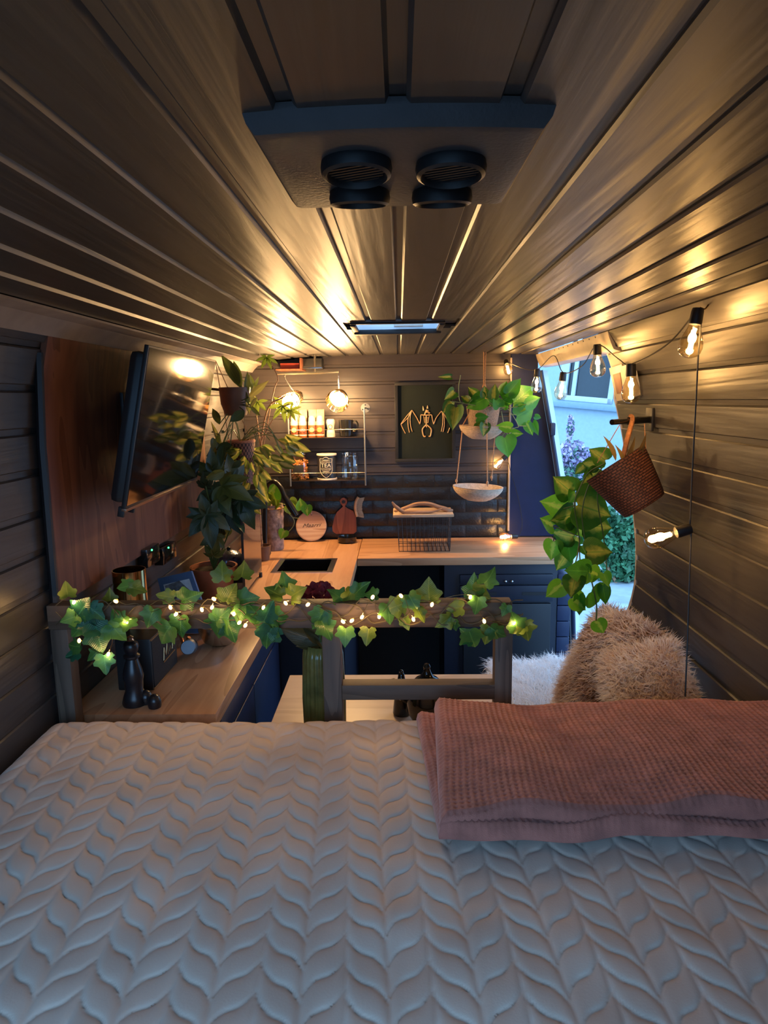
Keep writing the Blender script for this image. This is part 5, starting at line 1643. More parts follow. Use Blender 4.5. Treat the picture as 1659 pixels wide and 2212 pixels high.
MB().tube([bp_[0], bp_[0] + Vector((0.002, 0.03, 0.004))], 0.003, 6).build('peg', M['black'], t)

p = PZ(752, 1172, CZ)
t = tag(MB().lathe([(0, 0.001), (0.045, 0.001), (0.052, 0.008), (0.054, 0.034), (0.050, 0.035), (0.046, 0.010), (0, 0.008)], Matrix.Translation((p.x - 0.005, 3.70, CZ)), 28).build('bowl', M['blackgloss']), 'shallow glossy black bowl standing below the paddle board', 'bowl')

# faucet
t = thing('faucet', 'black arched kitchen faucet with pull out spray head behind the sink', 'faucet', tuple(PZ(582, 1192, CZ)))
fb = PZ(573, 1199, CZ); fb.z = CZ
Yf = fb.y
M['faucet'] = plain('satin_black_metal', (0.014, 0.014, 0.016), 0.28, 0.3)
pts = [fb, PY(573, 1130, Yf), PY(573, 1080, Yf), PY(577, 1050, Yf), PY(591, 1040, Yf - 0.01), PY(606, 1053, Yf - 0.02), PY(616, 1076, Yf - 0.03)]
MB().tube(smooth_path(pts, 6), 0.0125, 12).build('arched_spout', M['faucet'], t)
MB().tube([PY(614, 1072, Yf - 0.028), PY(626, 1092, Yf - 0.035), PY(640, 1114, Yf - 0.04)], [0.014, 0.019, 0.016], 14).build('spray_head', M['faucet'], t)
MB().lathe([(0, 0), (0.028, 0), (0.028, 0.010), (0.018, 0.014), (0.018, 0.05), (0, 0.05)], Matrix.Translation(fb), 20).build('base', M['blackgloss'], t)
MB().tube([fb + Vector((0.01, -0.01, 0.03)), fb + Vector((0.03, -0.035, 0.035)), fb + Vector((0.035, -0.05, 0.02))], 0.006, 8).build('lever', M['black'], t)
# ================================================================== FUR
def fur_strands(name, pts, nrms, length, width, comb, seed, mat, parent, jitter=0.45, droop=0.0):
    """tapered bent blades, one per point"""
    rg = np.random.default_rng(seed)
    n = len(pts)
    P = np.asarray(pts); N = np.asarray(nrms)
    d = N + rg.normal(0, jitter, (n, 3)) + np.asarray(comb)
    d /= np.linalg.norm(d, axis=1, keepdims=True)
    L = length * rg.uniform(0.65, 1.25, (n, 1))
    s = np.cross(d, rg.normal(0, 1, (n, 3))); s /= np.linalg.norm(s, axis=1, keepdims=True)
    w = width
    bend = np.asarray(comb) * 0.6 + rg.normal(0, 0.25, (n, 3)) + np.array([0, 0, -droop])
    q1 = P + d * L * 0.5
    q2 = P + (d + bend * 0.8) / np.linalg.norm(d + bend * 0.8, axis=1, keepdims=True) * L
    V = np.stack([P - s * w, P + s * w, q1 - s * w * 0.8, q1 + s * w * 0.8, q2], 1).reshape(-1, 3)
    o = np.arange(n)[:, None] * 5
    f1 = np.concatenate([o + 0, o + 1, o + 3, o + 2], 1)
    f2 = np.concatenate([o + 2, o + 3, o + 4, o + 4], 1)
    Mi = np.array(wm(parent).inverted())
    V = V @ Mi[:3, :3].T + Mi[:3, 3]
    me = bpy.data.meshes.new(name)
    me.vertices.add(len(V)); me.vertices.foreach_set('co', V.astype(np.float32).ravel())
    tri = f2[:, :3]
    loops = np.concatenate([f1.ravel(), tri.ravel()]).astype(np.int32)
    me.loops.add(len(loops)); me.loops.foreach_set('vertex_index', loops)
    me.polygons.add(2 * n)
    st = np.concatenate([np.arange(n) * 4, 4 * n + np.arange(n) * 3]).astype(np.int32)
    me.polygons.foreach_set('loop_start', st)
    me.polygons.foreach_set('use_smooth', np.ones(2 * n, dtype=bool))
    uvl = me.uv_layers.new(name='UVMap')
    vv = np.tile(np.array([[0, 0.0], [1, 0.0], [0, 0.5], [1, 0.5], [0.5, 1.0]], dtype=np.float32), (n, 1))
    uvl.data.foreach_set('uv', vv[loops].ravel())
    me.update(calc_edges=True)
    me.materials.append(mat)
    ob = link_mesh(name, me, parent); ob['kind'] = 'stuff'
    return ob


def fur_mat(name, lo, hi, scale=9):
    m, t, b = nt(name)
    v = coords(t, (1, 1, 1), False)
    nz = node(t, 'ShaderNodeTexNoise'); nz.inputs['Scale'].default_value = scale; nz.inputs['Detail'].default_value = 5
    t.links.new(v, nz.inputs['Vector'])
    tcx = node(t, 'ShaderNodeTexCoord'); sx = node(t, 'ShaderNodeSeparateXYZ'); t.links.new(tcx.outputs['UV'], sx.inputs[0])
    ad = node(t, 'ShaderNodeMath', operation='MULTIPLY_ADD'); ad.inputs[1].default_value = 0.45
    t.links.new(sx.outputs[1], ad.inputs[0]); t.links.new(nz.outputs['Fac'], ad.inputs[2])
    r = ramp(t, [(0.50, lo), (0.86, hi)]); t.links.new(ad.outputs[0], r.inputs['Fac'])
    t.links.new(r.outputs['Color'], b.inputs['Base Color']); b.inputs['Roughness'].default_value = 0.75
    tl = node(t, 'ShaderNodeBsdfTranslucent'); t.links.new(r.outputs['Color'], tl.inputs['Color'])
    ms = node(t, 'ShaderNodeMixShader'); ms.inputs[0].default_value = 0.45
    t.links.new(b.outputs[0], ms.inputs[1]); t.links.new(tl.outputs[0], ms.inputs[2])
    t.links.new(ms.outputs[0], t.nodes['Material Output'].inputs['Surface'])
    return m


def cushion(label, c, ax_w, ax_h, nrm, w, h, th, mat_core, mat_fur, n, length, seed, comb):
    t = thing('fur_cushion', label, 'cushion', tuple(c - ax_h * h / 2), group='fur cushions on the bench')
    vs = []; fs = []
    nu, nv = 28, 28
    pts = []; nr = []
    for side in (1, -1):
        for j in range(nv + 1):
            for i in range(nu + 1):
                a, b = 2 * i / nu - 1, 2 * j / nv - 1
                prof = max(0.0, (1 - abs(a) ** 3.2)) ** 0.6 * max(0.0, (1 - abs(b) ** 3.2)) ** 0.6
                sx = a * (1 - 0.07 * (b * b)) * w / 2; sy = b * (1 - 0.07 * (a * a)) * h / 2
                vs.append(c + ax_w * sx + ax_h * sy + nrm * (side * th / 2 * prof))
    k = (nu + 1) * (nv + 1)
    for s in range(2):
        for j in range(nv):
            for i in range(nu):
                q = s * k + j * (nu + 1) + i
                f = (q, q + 1, q + nu + 2, q + nu + 1)
                fs.append(f if s == 0 else tuple(reversed(f)))
    core = MB().add(vs, fs)
    core.build('cushion_body', mat_core, t, angle=180)
    rg = random.Random(seed)
    P = []; N = []
    for _ in range(n):
        side = 1 if rg.random() < 0.62 else -1
        a, b = rg.uniform(-1, 1), rg.uniform(-1, 1)
        if rg.random() < 0.2:
            if rg.random() < 0.5: a = rg.choice((-1, 1)) * rg.uniform(0.93, 1)
            else: b = rg.choice((-1, 1)) * rg.uniform(0.93, 1)
        prof = max(0.0, (1 - abs(a) ** 3.2)) ** 0.6 * max(0.0, (1 - abs(b) ** 3.2)) ** 0.6
        sx = a * (1 - 0.07 * b * b) * w / 2; sy = b * (1 - 0.07 * a * a) * h / 2
        P.append(c + ax_w * sx + ax_h * sy + nrm * (side * th / 2 * prof))
        nn = nrm * side * (0.35 + prof) + ax_w * (a * abs(a) ** 3) * 1.2 + ax_h * (b * abs(b) ** 3) * 1.2
        N.append(nn.normalized())
    fur_strands('fur', [tuple(p) for p in P], [tuple(q) for q in N], length, 0.0021, comb, seed, mat_fur, t)
    return t


ginger = fur_mat('ginger_sheepskin_fur', (0.42, 0.19, 0.080), (0.97, 0.89, 0.81), 9)
cream_fur = fur_mat('cream_sheepskin_fur', (0.84, 0.66, 0.49), (0.98, 0.95, 0.93), 7)
core_m = plain('cushion_core_tan', (0.36, 0.22, 0.13), 0.9)
core_c = plain('cushion_core_cream', (0.74, 0.62, 0.52), 0.9)
c1 = PX(1342, 1415, 0.66)
ny1 = Vector((-0.80, -0.42, 0.42)).normalized()
up1 = (Vector((0.22, 0.0, 1)) - ny1 * Vector((0.22, 0, 1)).dot(ny1)).normalized()
rt1 = up1.cross(ny1)
cc = PY(1342, 1432, 2.06)
z_seat = SZ + 0.03
top1 = cc + up1 * 0.14
H1 = (top1.z - z_seat - 0.055) / up1.z
cc = top1 - up1 * (H1 / 2)
cc.x -= 0.012
cushion('large ginger sheepskin cushion on the bench beside the side door', cc, rt1, up1, ny1, 0.29, H1, 0.12, core_m, ginger, 17000, 0.046, 2, (-0.1, 0.0, -0.35))
ny2 = Vector((-0.62, -0.60, 0.50)).normalized()
up2 = (Vector((0.15, 0.2, 1)) - ny2 * Vector((0.15, 0.2, 1)).dot(ny2)).normalized()
up2 = (Matrix.Rotation(0.5, 3, ny2) @ up2)
rt2 = up2.cross(ny2)
cc2 = PY(1446, 1488, 1.84)
H2 = 0.37
low2 = 0.5 * (abs(up2.z) * H2 + abs(rt2.z) * 0.235)
top2 = cc2.z + 0.5 * (abs(up2.z) * 0.21 + abs(rt2.z) * 0.225)
cc2.x -= 0.045
cc2.z = min(top2 - low2, z_seat + low2 + 0.03)
cushion('smaller cream and tan sheepskin cushion nearest the bed blanket', cc2, rt2, up2, ny2, 0.235, H2, 0.10, core_c, cream_fur, 12000, 0.038, 5, (0.05, 0.0, -0.25))

sheep = thing('sheepskin', 'long haired white sheepskin spread over the bench seat', 'sheepskin', (0.62, 2.4, SZ))
nx_, ny_ = 30, 40
vs = []; fs = []
for j in range(ny_ + 1):
    for i in range(nx_ + 1):
        a, b = i / nx_, j / ny_
        e = 0.03 * math.sin(9 * b) * (a - 0.5) * 2 + 0.02 * math.sin(13 * a)
        vs.append((0.385 + 0.41 * a + e * 0.6, 1.70 + 1.08 * b + e, SZ + 0.012 + 0.005 * math.sin(7 * a + 4 * b)))
for j in range(ny_):
    for i in range(nx_):
        q = j * (nx_ + 1) + i
        fs.append((q, q + 1, q + nx_ + 2, q + nx_ + 1))
nb = len(vs)
vs2 = vs + [(x, y, SZ + 0.001) for x, y, z in vs]
fs2 = fs + [tuple(reversed([q + nb for q in f])) for f in fs]
white_fur = fur_mat('white_sheepskin_fur', (0.86, 0.85, 0.84), (0.96, 0.96, 0.96), 20)
MB().add(vs2, fs2).build('hide', white_fur, sheep)
rg = random.Random(8)
P = []; N = []
for _ in range(20000):
    a, b = rg.random(), rg.random() ** 0.7
    e = 0.03 * math.sin(9 * b) * (a - 0.5) * 2 + 0.02 * math.sin(13 * a)
    P.append((0.385 + 0.41 * a + e * 0.6, 1.70 + 1.08 * b + e, SZ + 0.012)); N.append((0, 0, 1))
fur_strands('wool', P, N, 0.055, 0.0019, (-0.3, -0.1, 0.0), 12, white_fur, sheep, jitter=0.6, droop=0.4)

# ================================================================== ON THE TABLE
vz = PY(697, 1395, 1.735)
vt = thing('vase', 'tall ribbed green vase on the table behind the bed rail', 'vase', (vz.x, 1.735, TZ))
T = Matrix.Translation((vz.x, 1.735, TZ))
hv = PY(697, 1388, 1.735).z - TZ
prof = [(0, 0.002), (0.050, 0.002), (0.056, 0.01), (0.058, hv * 0.5), (0.054, hv * 0.9), (0.048, hv), (0.043, hv), (0.048, hv * 0.9), (0.05, 0.02), (0, 0.015)]
vg = plain('olive_green_ribbed_glass', (0.10, 0.115, 0.035), 0.25, noise_amt=0.45, nscale=14, coat=0.3)
MB().lathe(prof, T, 96, ripple=lambda a, z: 1 + 0.035 * math.cos(24 * a)).build('ribbed_body', vg, vt, angle=180)
fl = thing('dried_hydrangea', 'dark red dried hydrangea head standing in the ribbed green vase', 'flower', (vz.x, 1.735, TZ + hv))
petal_m = plain('dark_red_petal', (0.30, 0.030, 0.040), 0.7, noise_amt=0.4, nscale=30)
pet = leaf_mesh('petal', [(0, 0, 0.05), (0.2, 0.2, 0.32), (0.5, 0.5, 0.48), (0.8, 0.8, 0.36), (1, 1, 0.08)], petal_m, 0.4, 0.6)
rg = random.Random(6)
hc = PY(687, 1284, 1.70)
for k in range(150):
    d = Vector((rg.gauss(0, 1), rg.gauss(0, 1), rg.gauss(0.3, 0.8))).normalized()
    b = hc + Vector((d.x * 0.026, d.y * 0.022, d.z * 0.014))
    put_leaf(pet, fl, b, b + (d + Vector((rg.uniform(-.5, .5), rg.uniform(-.5, .5), rg.uniform(-.5, .5)))).normalized() * rg.uniform(0.016, 0.026), rg.uniform(-1, 1), 1.0, name='petal')
MB().tube([hc, (vz.x, 1.735, TZ + hv * 0.3)], 0.003, 6).build('stem', M['vine'], fl)
dl = leaf_mat('dried_olive_leaf', (0.06, 0.055, 0.02), (0.13, 0.115, 0.045), None)
dlm = leaf_mesh('dried_leaf', OVAL, dl, 0.4, 0.5, wave=0.06)
for (x0, y0, x1, y1) in ((690, 1385, 606, 1362), (697, 1388, 640, 1395), (700, 1390, 655, 1350), (680, 1370, 700, 1400)):
    put_leaf(dlm, fl, PY(x0, y0, 1.72), PY(x1, y1, 1.70), rg.uniform(-0.4, 0.4), 0.9, name='dried_leaf')

kp = PZ(925, 1478, TZ)
kt = thing('teapot', 'glossy black teapot with tall pointed lid knob on the table', 'teapot', (0.075, 1.86, TZ))
kx = PY(922, 1465, 1.86).x
T = Matrix.Translation((kx, 1.86, TZ))
zk = PY(922, 1468, 1.86).z - TZ
zk = max(zk, 0.03)
MB().lathe([(0, 0.001), (0.035, 0.001), (0.058, zk * 0.3), (0.062, zk * 0.6), (0.048, zk * 0.92), (0.034, zk), (0, zk)], T, 32).build('pot_body', M['blackgloss'], kt)
kb = PY(925, 1434, 1.86).z - TZ
MB().lathe([(0.036, zk), (0.033, zk + 0.003), (0.020, zk + 0.010), (0.013, zk + (kb - zk) * 0.45), (0.009, zk + (kb - zk) * 0.7), (0.011, kb - 0.008), (0.007, kb), (0, kb + 0.001)], T, 24).build('lid', M['blackgloss'], kt)
MB().tube(smooth_path([(kx - 0.055, 1.86, TZ + zk * 0.5), (kx - 0.085, 1.85, TZ + zk * 0.7), (kx - 0.10, 1.845, TZ + zk * 1.05)], 4), 0.008, 8).build('spout', M['blackgloss'], kt)
bx_ = PY(867, 1460, 1.93).x
zb2 = PY(867, 1449, 1.93).z - TZ
bt = thing('salt_shaker', 'small pointed black shaker beside the black teapot', 'shaker', (bx_, 1.93, TZ))
MB().lathe([(0, 0.001), (0.026, 0.001), (0.028, 0.006), (0.020, zb2 * 0.55), (0.012, zb2 * 0.8), (0.009, zb2 * 0.93), (0, zb2)], Matrix.Translation((bx_, 1.93, TZ)), 24).build('shaker_body', M['blackgloss'], bt)
MB().ball((bx_, 1.93, TZ + zb2 * 0.98), 0.007, 10).build('knob', M['blackgloss'], bt)

# ================================================================== NARROW WORKTOP BY THE BED
CN = CZ - 0.001
sA, sB = PZ(332, 1492, CN), PZ(384, 1432, CN)
ddir = (sB - sA); ddir.z = 0; Ls = ddir.length; ddir.normalize()
sn = Vector((ddir.y, -ddir.x, 0))
if sn.x < 0: sn = -sn
SM = Matrix((ddir, -sn, Vector((0, 0, 1)))).transposed().to_4x4(); SM.translation = sA
spk = thing('speaker', 'black box speaker with gold lettering on the narrow worktop', 'speaker', tuple(sA))
hs = 0.150
MB().box((0, 0, 0.0), (Ls, 0.10, hs), 0.005, M=SM).build('cabinet_box', M['black'], spk)
MB().box((0.006, -0.002, 0.006), (Ls - 0.006, 0.003, hs - 0.006), 0.001, M=SM).build('grille_cloth', plain('black_speaker_cloth', (0.016, 0.016, 0.018), 0.85, bump=0.4, bscale=400), spk)
gold = plain('gold_trim', (0.42, 0.26, 0.12), 0.35, 0.8)
tr = MB()
for z_ in (0.004, hs - 0.006):
    tr.box((0.0, -0.003, z_), (Ls, 0.001, z_ + 0.003), M=SM)
tr.build('piping', gold, spk, smooth=False)
lt = MB()
for path in ([(0.40, 0.38), (0.44, 0.62)], [(0.44, 0.62), (0.50, 0.44)], [(0.50, 0.44), (0.56, 0.64)], [(0.56, 0.64), (0.58, 0.42)], [(0.64, 0.44), (0.68, 0.54), (0.72, 0.44)], [(0.76, 0.44), (0.80, 0.66), (0.82, 0.46)], [(0.40, 0.34), (0.86, 0.36)]):
    lt.tube([SM @ Vector((x * Ls, -0.004, z * hs)) for x, z in path], 0.0014, 5)
lt.build('lettering', gold, spk)

mp = PZ(286, 1520, CN); mp.y = 1.672
mx = PY(287, 1450, 1.672).x
mill = thing('pepper_grinder', 'tall turned black pepper grinder beside the speaker', 'pepper grinder', (mx, 1.672, CN))
hm = PY(285, 1372, 1.672).z - CN
prof = [(0, 0.001), (0.036, 0.001), (0.038, 0.01), (0.033, 0.03), (0.026, 0.05), (0.0275, 0.08), (0.0305, 0.10), (0.026, 0.125), (0.019, 0.15), (0.017, 0.158), (0.024, 0.164), (0.024, 0.170), (0.016, 0.176), (0.020, 0.186), (0.0235, 0.198), (0.020, 0.212), (0.011, 0.220), (0.008, 0.226), (0.010, 0.232), (0, 0.238)]
k_ = hm / 0.238
M['satinblack'] = plain('satin_black_turned_wood', (0.013, 0.013, 0.016), 0.3)
MB().lathe([(r * 0.88, z * k_) for r, z in prof[:11]], Matrix.Translation((mx, 1.672, CN)), 28).build('grinder_body', M['satinblack'], mill)
MB().lathe([(r * 0.88, z * k_) for r, z in prof[10:17]], Matrix.Translation((mx, 1.672, CN)), 28).build('grinder_head', M['satinblack'], mill)
MB().lathe([(0, prof[15][1] * k_)] + [(r * 0.88, z * k_) for r, z in prof[15:]], Matrix.Translation((mx, 1.672, CN)), 28).build('finial', M['chrome'], mill)
for i, (px_, py_) in enumerate(((316, 1503), (322, 1528))):
    q = PZ(px_, py_ + 16, CN)
    q.y = max(q.y, 1.65)
    t = thing('shaker', ['round black shaker with domed lid behind the pepper grinder foot', 'round black shaker with domed lid at the foot of the pepper grinder'][i], 'shaker', (q.x, q.y, CN), group='round shakers')
    MB().lathe([(0, 0.001), (0.016, 0.001), (0.0175, 0.006), (0.0175, 0.016), (0.017, 0.017)], Matrix.Translation((q.x, q.y, CN)), 20).build('shaker_body', M['satinblack'], t)
    MB().lathe([(0.0178, 0.016), (0.0178, 0.019), (0.014, 0.030), (0.006, 0.036), (0, 0.037)], Matrix.Translation((q.x, q.y, CN)), 20).build('lid', M['satinblack'], t)

q = PY(407, 1413, 1.98); q.z = max(q.z, CN + 0.040)
mcup = thing('measuring_cup', 'grey metal measuring cup with copper handle leaning on the narrow worktop', 'measuring cup', (q.x, 1.99, CN))
dq = Vector((0.18, -1, 0.30)).normalized()
T = aim(q, -dq)
MB().lathe([(0, 0.0), (0.021, 0.0), (0.0235, 0.004), (0.025, 0.05), (0.0235, 0.05), (0.021, 0.006), (0, 0.006)], T, 28).build('cup', M['grey_metal'], mcup)
MB().tube(smooth_path([q + Vector((-0.004, 0.03, 0.022)), PY(398, 1392, 2.02), PY(390, 1372, 2.05)], 4), 0.006, 8).build('handle', plain('copper_handle', (0.55, 0.26, 0.15), 0.3, 0.9), mcup)
q = PZ(468, 1402, CN)
sb = tag(MB().lathe([(0, 0.001), (0.035, 0.001), (0.055, 0.015), (0.068, 0.045), (0.072, 0.072), (0.070, 0.072), (0.064, 0.045), (0.05, 0.018), (0, 0.006)], Matrix.Translation((q.x, q.y + 0.05, CN)), 36).build('steel_bowl', M['chrome']), 'polished steel bowl on the narrow worktop behind the ivy', 'bowl')

q = PX(283, 1290, -0.79)
cn = thing('brass_canister', 'polished brass canister standing against the left wall', 'canister', (q.x, q.y, CN))
zt2 = PY(283, 1230, q.y).z - CN
MB().lathe([(0, 0.001), (0.046, 0.001), (0.047, 0.005), (0.047, zt2), (0.0445, zt2), (0.0445, 0.02), (0, 0.02)], Matrix.Translation((q.x, q.y, CN)), 36).build('cylinder_body', M['brass'], cn)

# picture frame leaning by the terracotta pot
fy_ = 2.24
A, B, C, D = PY(340, 1250, fy_ + 0.03), PY(413, 1233, fy_ + 0.03), PY(440, 1312, fy_ - 0.01), PY(358, 1322, fy_ - 0.01)
D = A + (D - A) * ((A.z - CN - 0.005) / (A.z - D.z)); C = B + (C - B) * ((B.z - CN - 0.005) / (B.z - C.z))
pf_ = thing('photo_frame', 'small blue framed photograph leaning beside the terracotta pot', 'photo frame', (D.x, fy_, CN))


def quad_slab(name, pts4, inset, off, th, mat, parent):
    A, B, C, D = pts4
    c_ = (A + B + C + D) / 4
    n_ = (B - A).cross(D - A).normalized()
    if n_.y > 0: n_ = -n_
    P4 = [p + (c_ - p) * inset + n_ * off for p in pts4]
    Q4 = [p - n_ * th for p in P4]
    return MB().add(P4 + Q4, [(0, 1, 2, 3), (7, 6, 5, 4), (0, 4, 5, 1), (1, 5, 6, 2), (2, 6, 7, 3), (3, 7, 4, 0)]).build(name, mat, parent, smooth=False)


quad_slab('frame', (A, B, C, D), 0.0, 0.0, 0.014, plain('slate_blue_frame', (0.08, 0.16, 0.32), 0.5), pf_)
quad_slab('photograph', (A, B, C, D), 0.24, 0.0012, 0.001, plain('pale_blue_photo_print', (0.62, 0.74, 0.82), 0.3, noise_amt=0.2, nscale=26), pf_)
quad_slab('photo_corner', (A + (C - A) * 0.13, A + (B - A) * 0.50 + (C - A) * 0.1, A + (B - A) * 0.52 + (C - A) * 0.30, A + (C - A) * 0.15 + (D - A) * 0.3), 0.05, 0.002, 0.0008, plain('grey_photo_detail', (0.16, 0.19, 0.22), 0.4, noise_amt=0.5, nscale=60), pf_)

# power panel with green indicator lights on the left wall
for (xa, ya, xb, yb, lx, ly, lab) in ((318, 1228, 342, 1172, 328, 1188, 'slim black charger with green light on the left wall beside the canister'), (352, 1222, 378, 1168, 364, 1183, 'slim black charger with green light on the left wall near the terracotta pot')):
    q0, q1 = PX(xa, ya, -0.845), PX(xb, yb, -0.845)
    t = thing('wall_charger', lab, 'charger', (-0.86, (q0.y + q1.y) / 2, q0.z), group='wall chargers')
    MB().box((-0.876, q0.y, min(q0.z, q1.z)), (-0.842, q1.y, max(q0.z, q1.z)), 0.004).build('charger_body', M['blackgloss'], t)
    MB().ball(PX(lx, ly, -0.841), 0.0032, 8).build('indicator_light', M['led'], t)

# ================================================================== SINK WORKTOP: SMOKED GLASS STOVE LID, BARK POT
g0, g1 = PZ(531, 1293, CZ), PZ(566, 1243, CZ)
lidt = thing('stove', 'small black camping stove with upright smoked glass lid beside the sink', 'stove', ((g0.x + g1.x) / 2 - 0.1, (g0.y + g1.y) / 2, CZ))
ztop0 = PY(528, 1092, g0.y).z; ztop1 = PY(566, 1106, g1.y).z
dx_ = Vector((-0.010, 0, 0))
P4 = [Vector((g0.x, g0.y, CZ + 0.025)), Vector((g1.x, g1.y, CZ + 0.022)), Vector((g1.x + 0.004, g1.y, min(ztop1, CZ + 0.36))), Vector((g0.x + 0.004, g0.y, min(ztop0, CZ + 0.36)))]
MB().add(P4 + [p + dx_ for p in P4], [(0, 1, 2, 3), (7, 6, 5, 4), (0, 4, 5, 1), (1, 5, 6, 2), (2, 6, 7, 3), (3, 7, 4, 0)]).build('glass_lid', plain('smoked_bronze_glass', (0.045, 0.037, 0.034), 0.2, noise_amt=0.3, nscale=25, coat=0.4), lidt, smooth=False)
xm = min(g0.x, g1.x)
MB().box((max(xm - 0.27, -0.84), g0.y + 0.16, CZ + 0.02), (xm - 0.015, g1.y - 0.02, CZ + 0.075), 0.006).build('stove_body', M['blackgloss'], lidt)
for k, (yy_, xx_) in enumerate(((g0.y + 0.02, xm), (g1.y - 0.03, xm), (g0.y + 0.18, max(xm - 0.25, -0.82)), (g1.y - 0.03, max(xm - 0.25, -0.82)))):
    MB().tube([(xx_, yy_, CZ + 0.001), (xx_, yy_, CZ + 0.022)], 0.008, 8).build('foot', M['black'], lidt)
ket = thing('kettle', 'hammered steel kettle standing on the black camping stove', 'kettle', (xm - 0.14, (g0.y + g1.y) / 2, CZ + 0.076))
MB().lathe([(0, 0.001), (0.06, 0.001), (0.068, 0.012), (0.064, 0.05), (0.045, 0.075), (0.02, 0.086), (0, 0.088)], Matrix.Translation((xm - 0.10, (g0.y + g1.y) / 2, CZ + 0.076)), 28).build('kettle_body', plain('hammered_steel', (0.30, 0.33, 0.42), 0.25, 0.9, bump=0.8, bscale=70), ket)
MB().ball((xm - 0.10, (g0.y + g1.y) / 2, CZ + 0.168), 0.009, 10).build('lid_knob', M['black'], ket)

q = PY(592, 1188, 3.52); qz = CZ
bp = thing('bark_pot', 'birch bark covered plant pot between the stove lid and the faucet', 'plant pot', (q.x, 3.54, CZ))
hb_ = PY(592, 1092, 3.50).z - CZ
barkm = plain('birch_bark', (0.27, 0.19, 0.165), 0.9, noise_amt=0.45, nscale=45, bump=1.0, bscale=55)
rr_ = random.Random(3)
prof = [(0, 0.001)] + [(0.049 + 0.006 * i / 14 + rr_.uniform(-0.0022, 0.0022), hb_ * i / 14 + 0.001) for i in range(15)] + [(0.048, hb_), (0.046, hb_ * 0.9), (0, hb_ * 0.9)]
MB().lathe(prof, Matrix.Translation((q.x, 3.54, CZ)), 36, ripple=lambda a, z: 1 + 0.02 * math.sin(5 * a + z * 40) + 0.015 * math.sin(13 * a - z * 90)).build('bark_sleeve', barkm, bp)
MB().tube([(q.x + 0.052 * math.cos(a), 3.54 + 0.052 * math.sin(a), CZ + hb_ * 0.93) for a in np.linspace(0, 6.283, 28, endpoint=False)], 0.006, 6, closed=True).build('rope_rim', M['rope'], bp)
bpl = thing('golden_pothos', 'bright yellow green pothos growing from the birch bark pot', 'plant', (q.x, 3.54, CZ + hb_))
gold_leaf = leaf_mat('golden_pothos_leaf', (0.14, 0.26, 0.02), (0.34, 0.42, 0.035), None)
glm = leaf_mesh('pothos_leaf', HEART, gold_leaf, 0.3, 0.35)
grn = leaf_mesh('pothos_leaf', HEART, PM[1], 0.3, 0.35)
CE = lambda x, y: (400 + x / 7.54, 980 + y / 7.54)
for (x0, y0, x1, y1, k) in ((1400, 820, 1290, 740, 0), (1410, 830, 1400, 620, 0), (1420, 820, 1530, 760, 0), (1440, 860, 1545, 830, 0), (1330, 830, 1270, 860, 0), (1380, 760, 1480, 440, 1), (1430, 870, 1490, 900, 0), (1370, 700, 1320, 600, 0), (1350, 640, 1250, 480, 0)):
    put_leaf(grn if k else glm, bpl, PY(*CE(x0, y0), 3.50), PY(*CE(x1, y1), 3.48), rg.uniform(-0.5, 0.5), 1.1, name='leaf')
for (x0, y0, x1, y1, k) in ((622, 1090, 645, 1110, 0), (652, 1100, 648, 1076, 1), (662, 1092, 664, 1116, 1), (615, 1145, 606, 1165, 1), (625, 1082, 645, 1098, 0)):
    put_leaf(grn if k else glm, bpl, PY(x0, y0, 3.50), PY(x1, y1, 3.50), rg.uniform(-0.3, 0.3), 1.2, name='leaf')
for st in ([(600, 1085), (618, 1090), (640, 1085), (652, 1100)], [(600, 1088), (632, 1118), (634, 1135), (620, 1152), (604, 1168)], [(632, 1118), (648, 1120)]):
    MB().tube(smooth_path([PY(x, y, 3.51) for x, y in st], 5), 0.002, 6).build('vine', M['vine_pale'], bpl)

_put = put_leaf


def put_leaf(me, parent, base, tip, *a, **k):
    for q in (base, tip):
        q.x = max(q.x, -0.74 if parent.name.startswith('aralia') else -0.80)
    return _put(me, parent, base, tip, *a, **k)


# ================================================================== TERRACOTTA POT AND THE PLANTS ON THE LEFT
q = PZ(446, 1302, CN)
q.x += 0.012
tp = thing('terracotta_pot', 'terracotta plant pot with wide rim standing on the worktop', 'plant pot', (q.x, q.y + 0.09, CN))
pc = Vector((q.x, q.y + 0.09, CN))
ht = PY(462, 1222, pc.y).z - CN
MB().lathe([(0, 0.001), (0.068, 0.001), (0.082, ht * 0.72), (0.090, ht * 0.72), (0.096, ht), (0.088, ht), (0.082, ht * 0.85), (0, ht * 0.85)], Matrix.Translation(pc), 40).build('pot_body', M['terracotta'], tp)
MB().lathe([(0, ht * 0.87), (0.083, ht * 0.87)], Matrix.Translation(pc), 24).build('soil', M['soil'], tp)
fat = thing('aralia_plant', 'large dark leaved aralia plant growing from the terracotta pot', 'plant', (pc.x, pc.y, CN + ht))
dk = leaf_mat('aralia_leaf_dark', (0.014, 0.036, 0.016), (0.038, 0.075, 0.030), None, trans=0.15)
dk2 = leaf_mat('aralia_leaf_olive', (0.045, 0.070, 0.018), (0.11, 0.14, 0.030), None, trans=0.25)
BROAD = [(0, 0, 0.03), (0.08, 0.08, 0.12), (0.22, 0.22, 0.22), (0.42, 0.42, 0.28), (0.62, 0.62, 0.24), (0.80, 0.80, 0.14), (0.92, 0.92, 0.06), (1, 1, 0.004)]
pal = [palmate_mesh('palmate_leaf', m_, (-100, -52, 0, 50, 98), (0.62, 0.85, 1.0, 0.82, 0.6), 1.0, 0.8, BROAD) for m_ in (dk, dk2)]
ova = [leaf_mesh('oval_leaf', OVAL, m_, 0.3, 0.6) for m_ in (dk, dk2)]
Yk = pc.y - 0.05
root = Vector((pc.x, pc.y, CN + ht * 0.87))
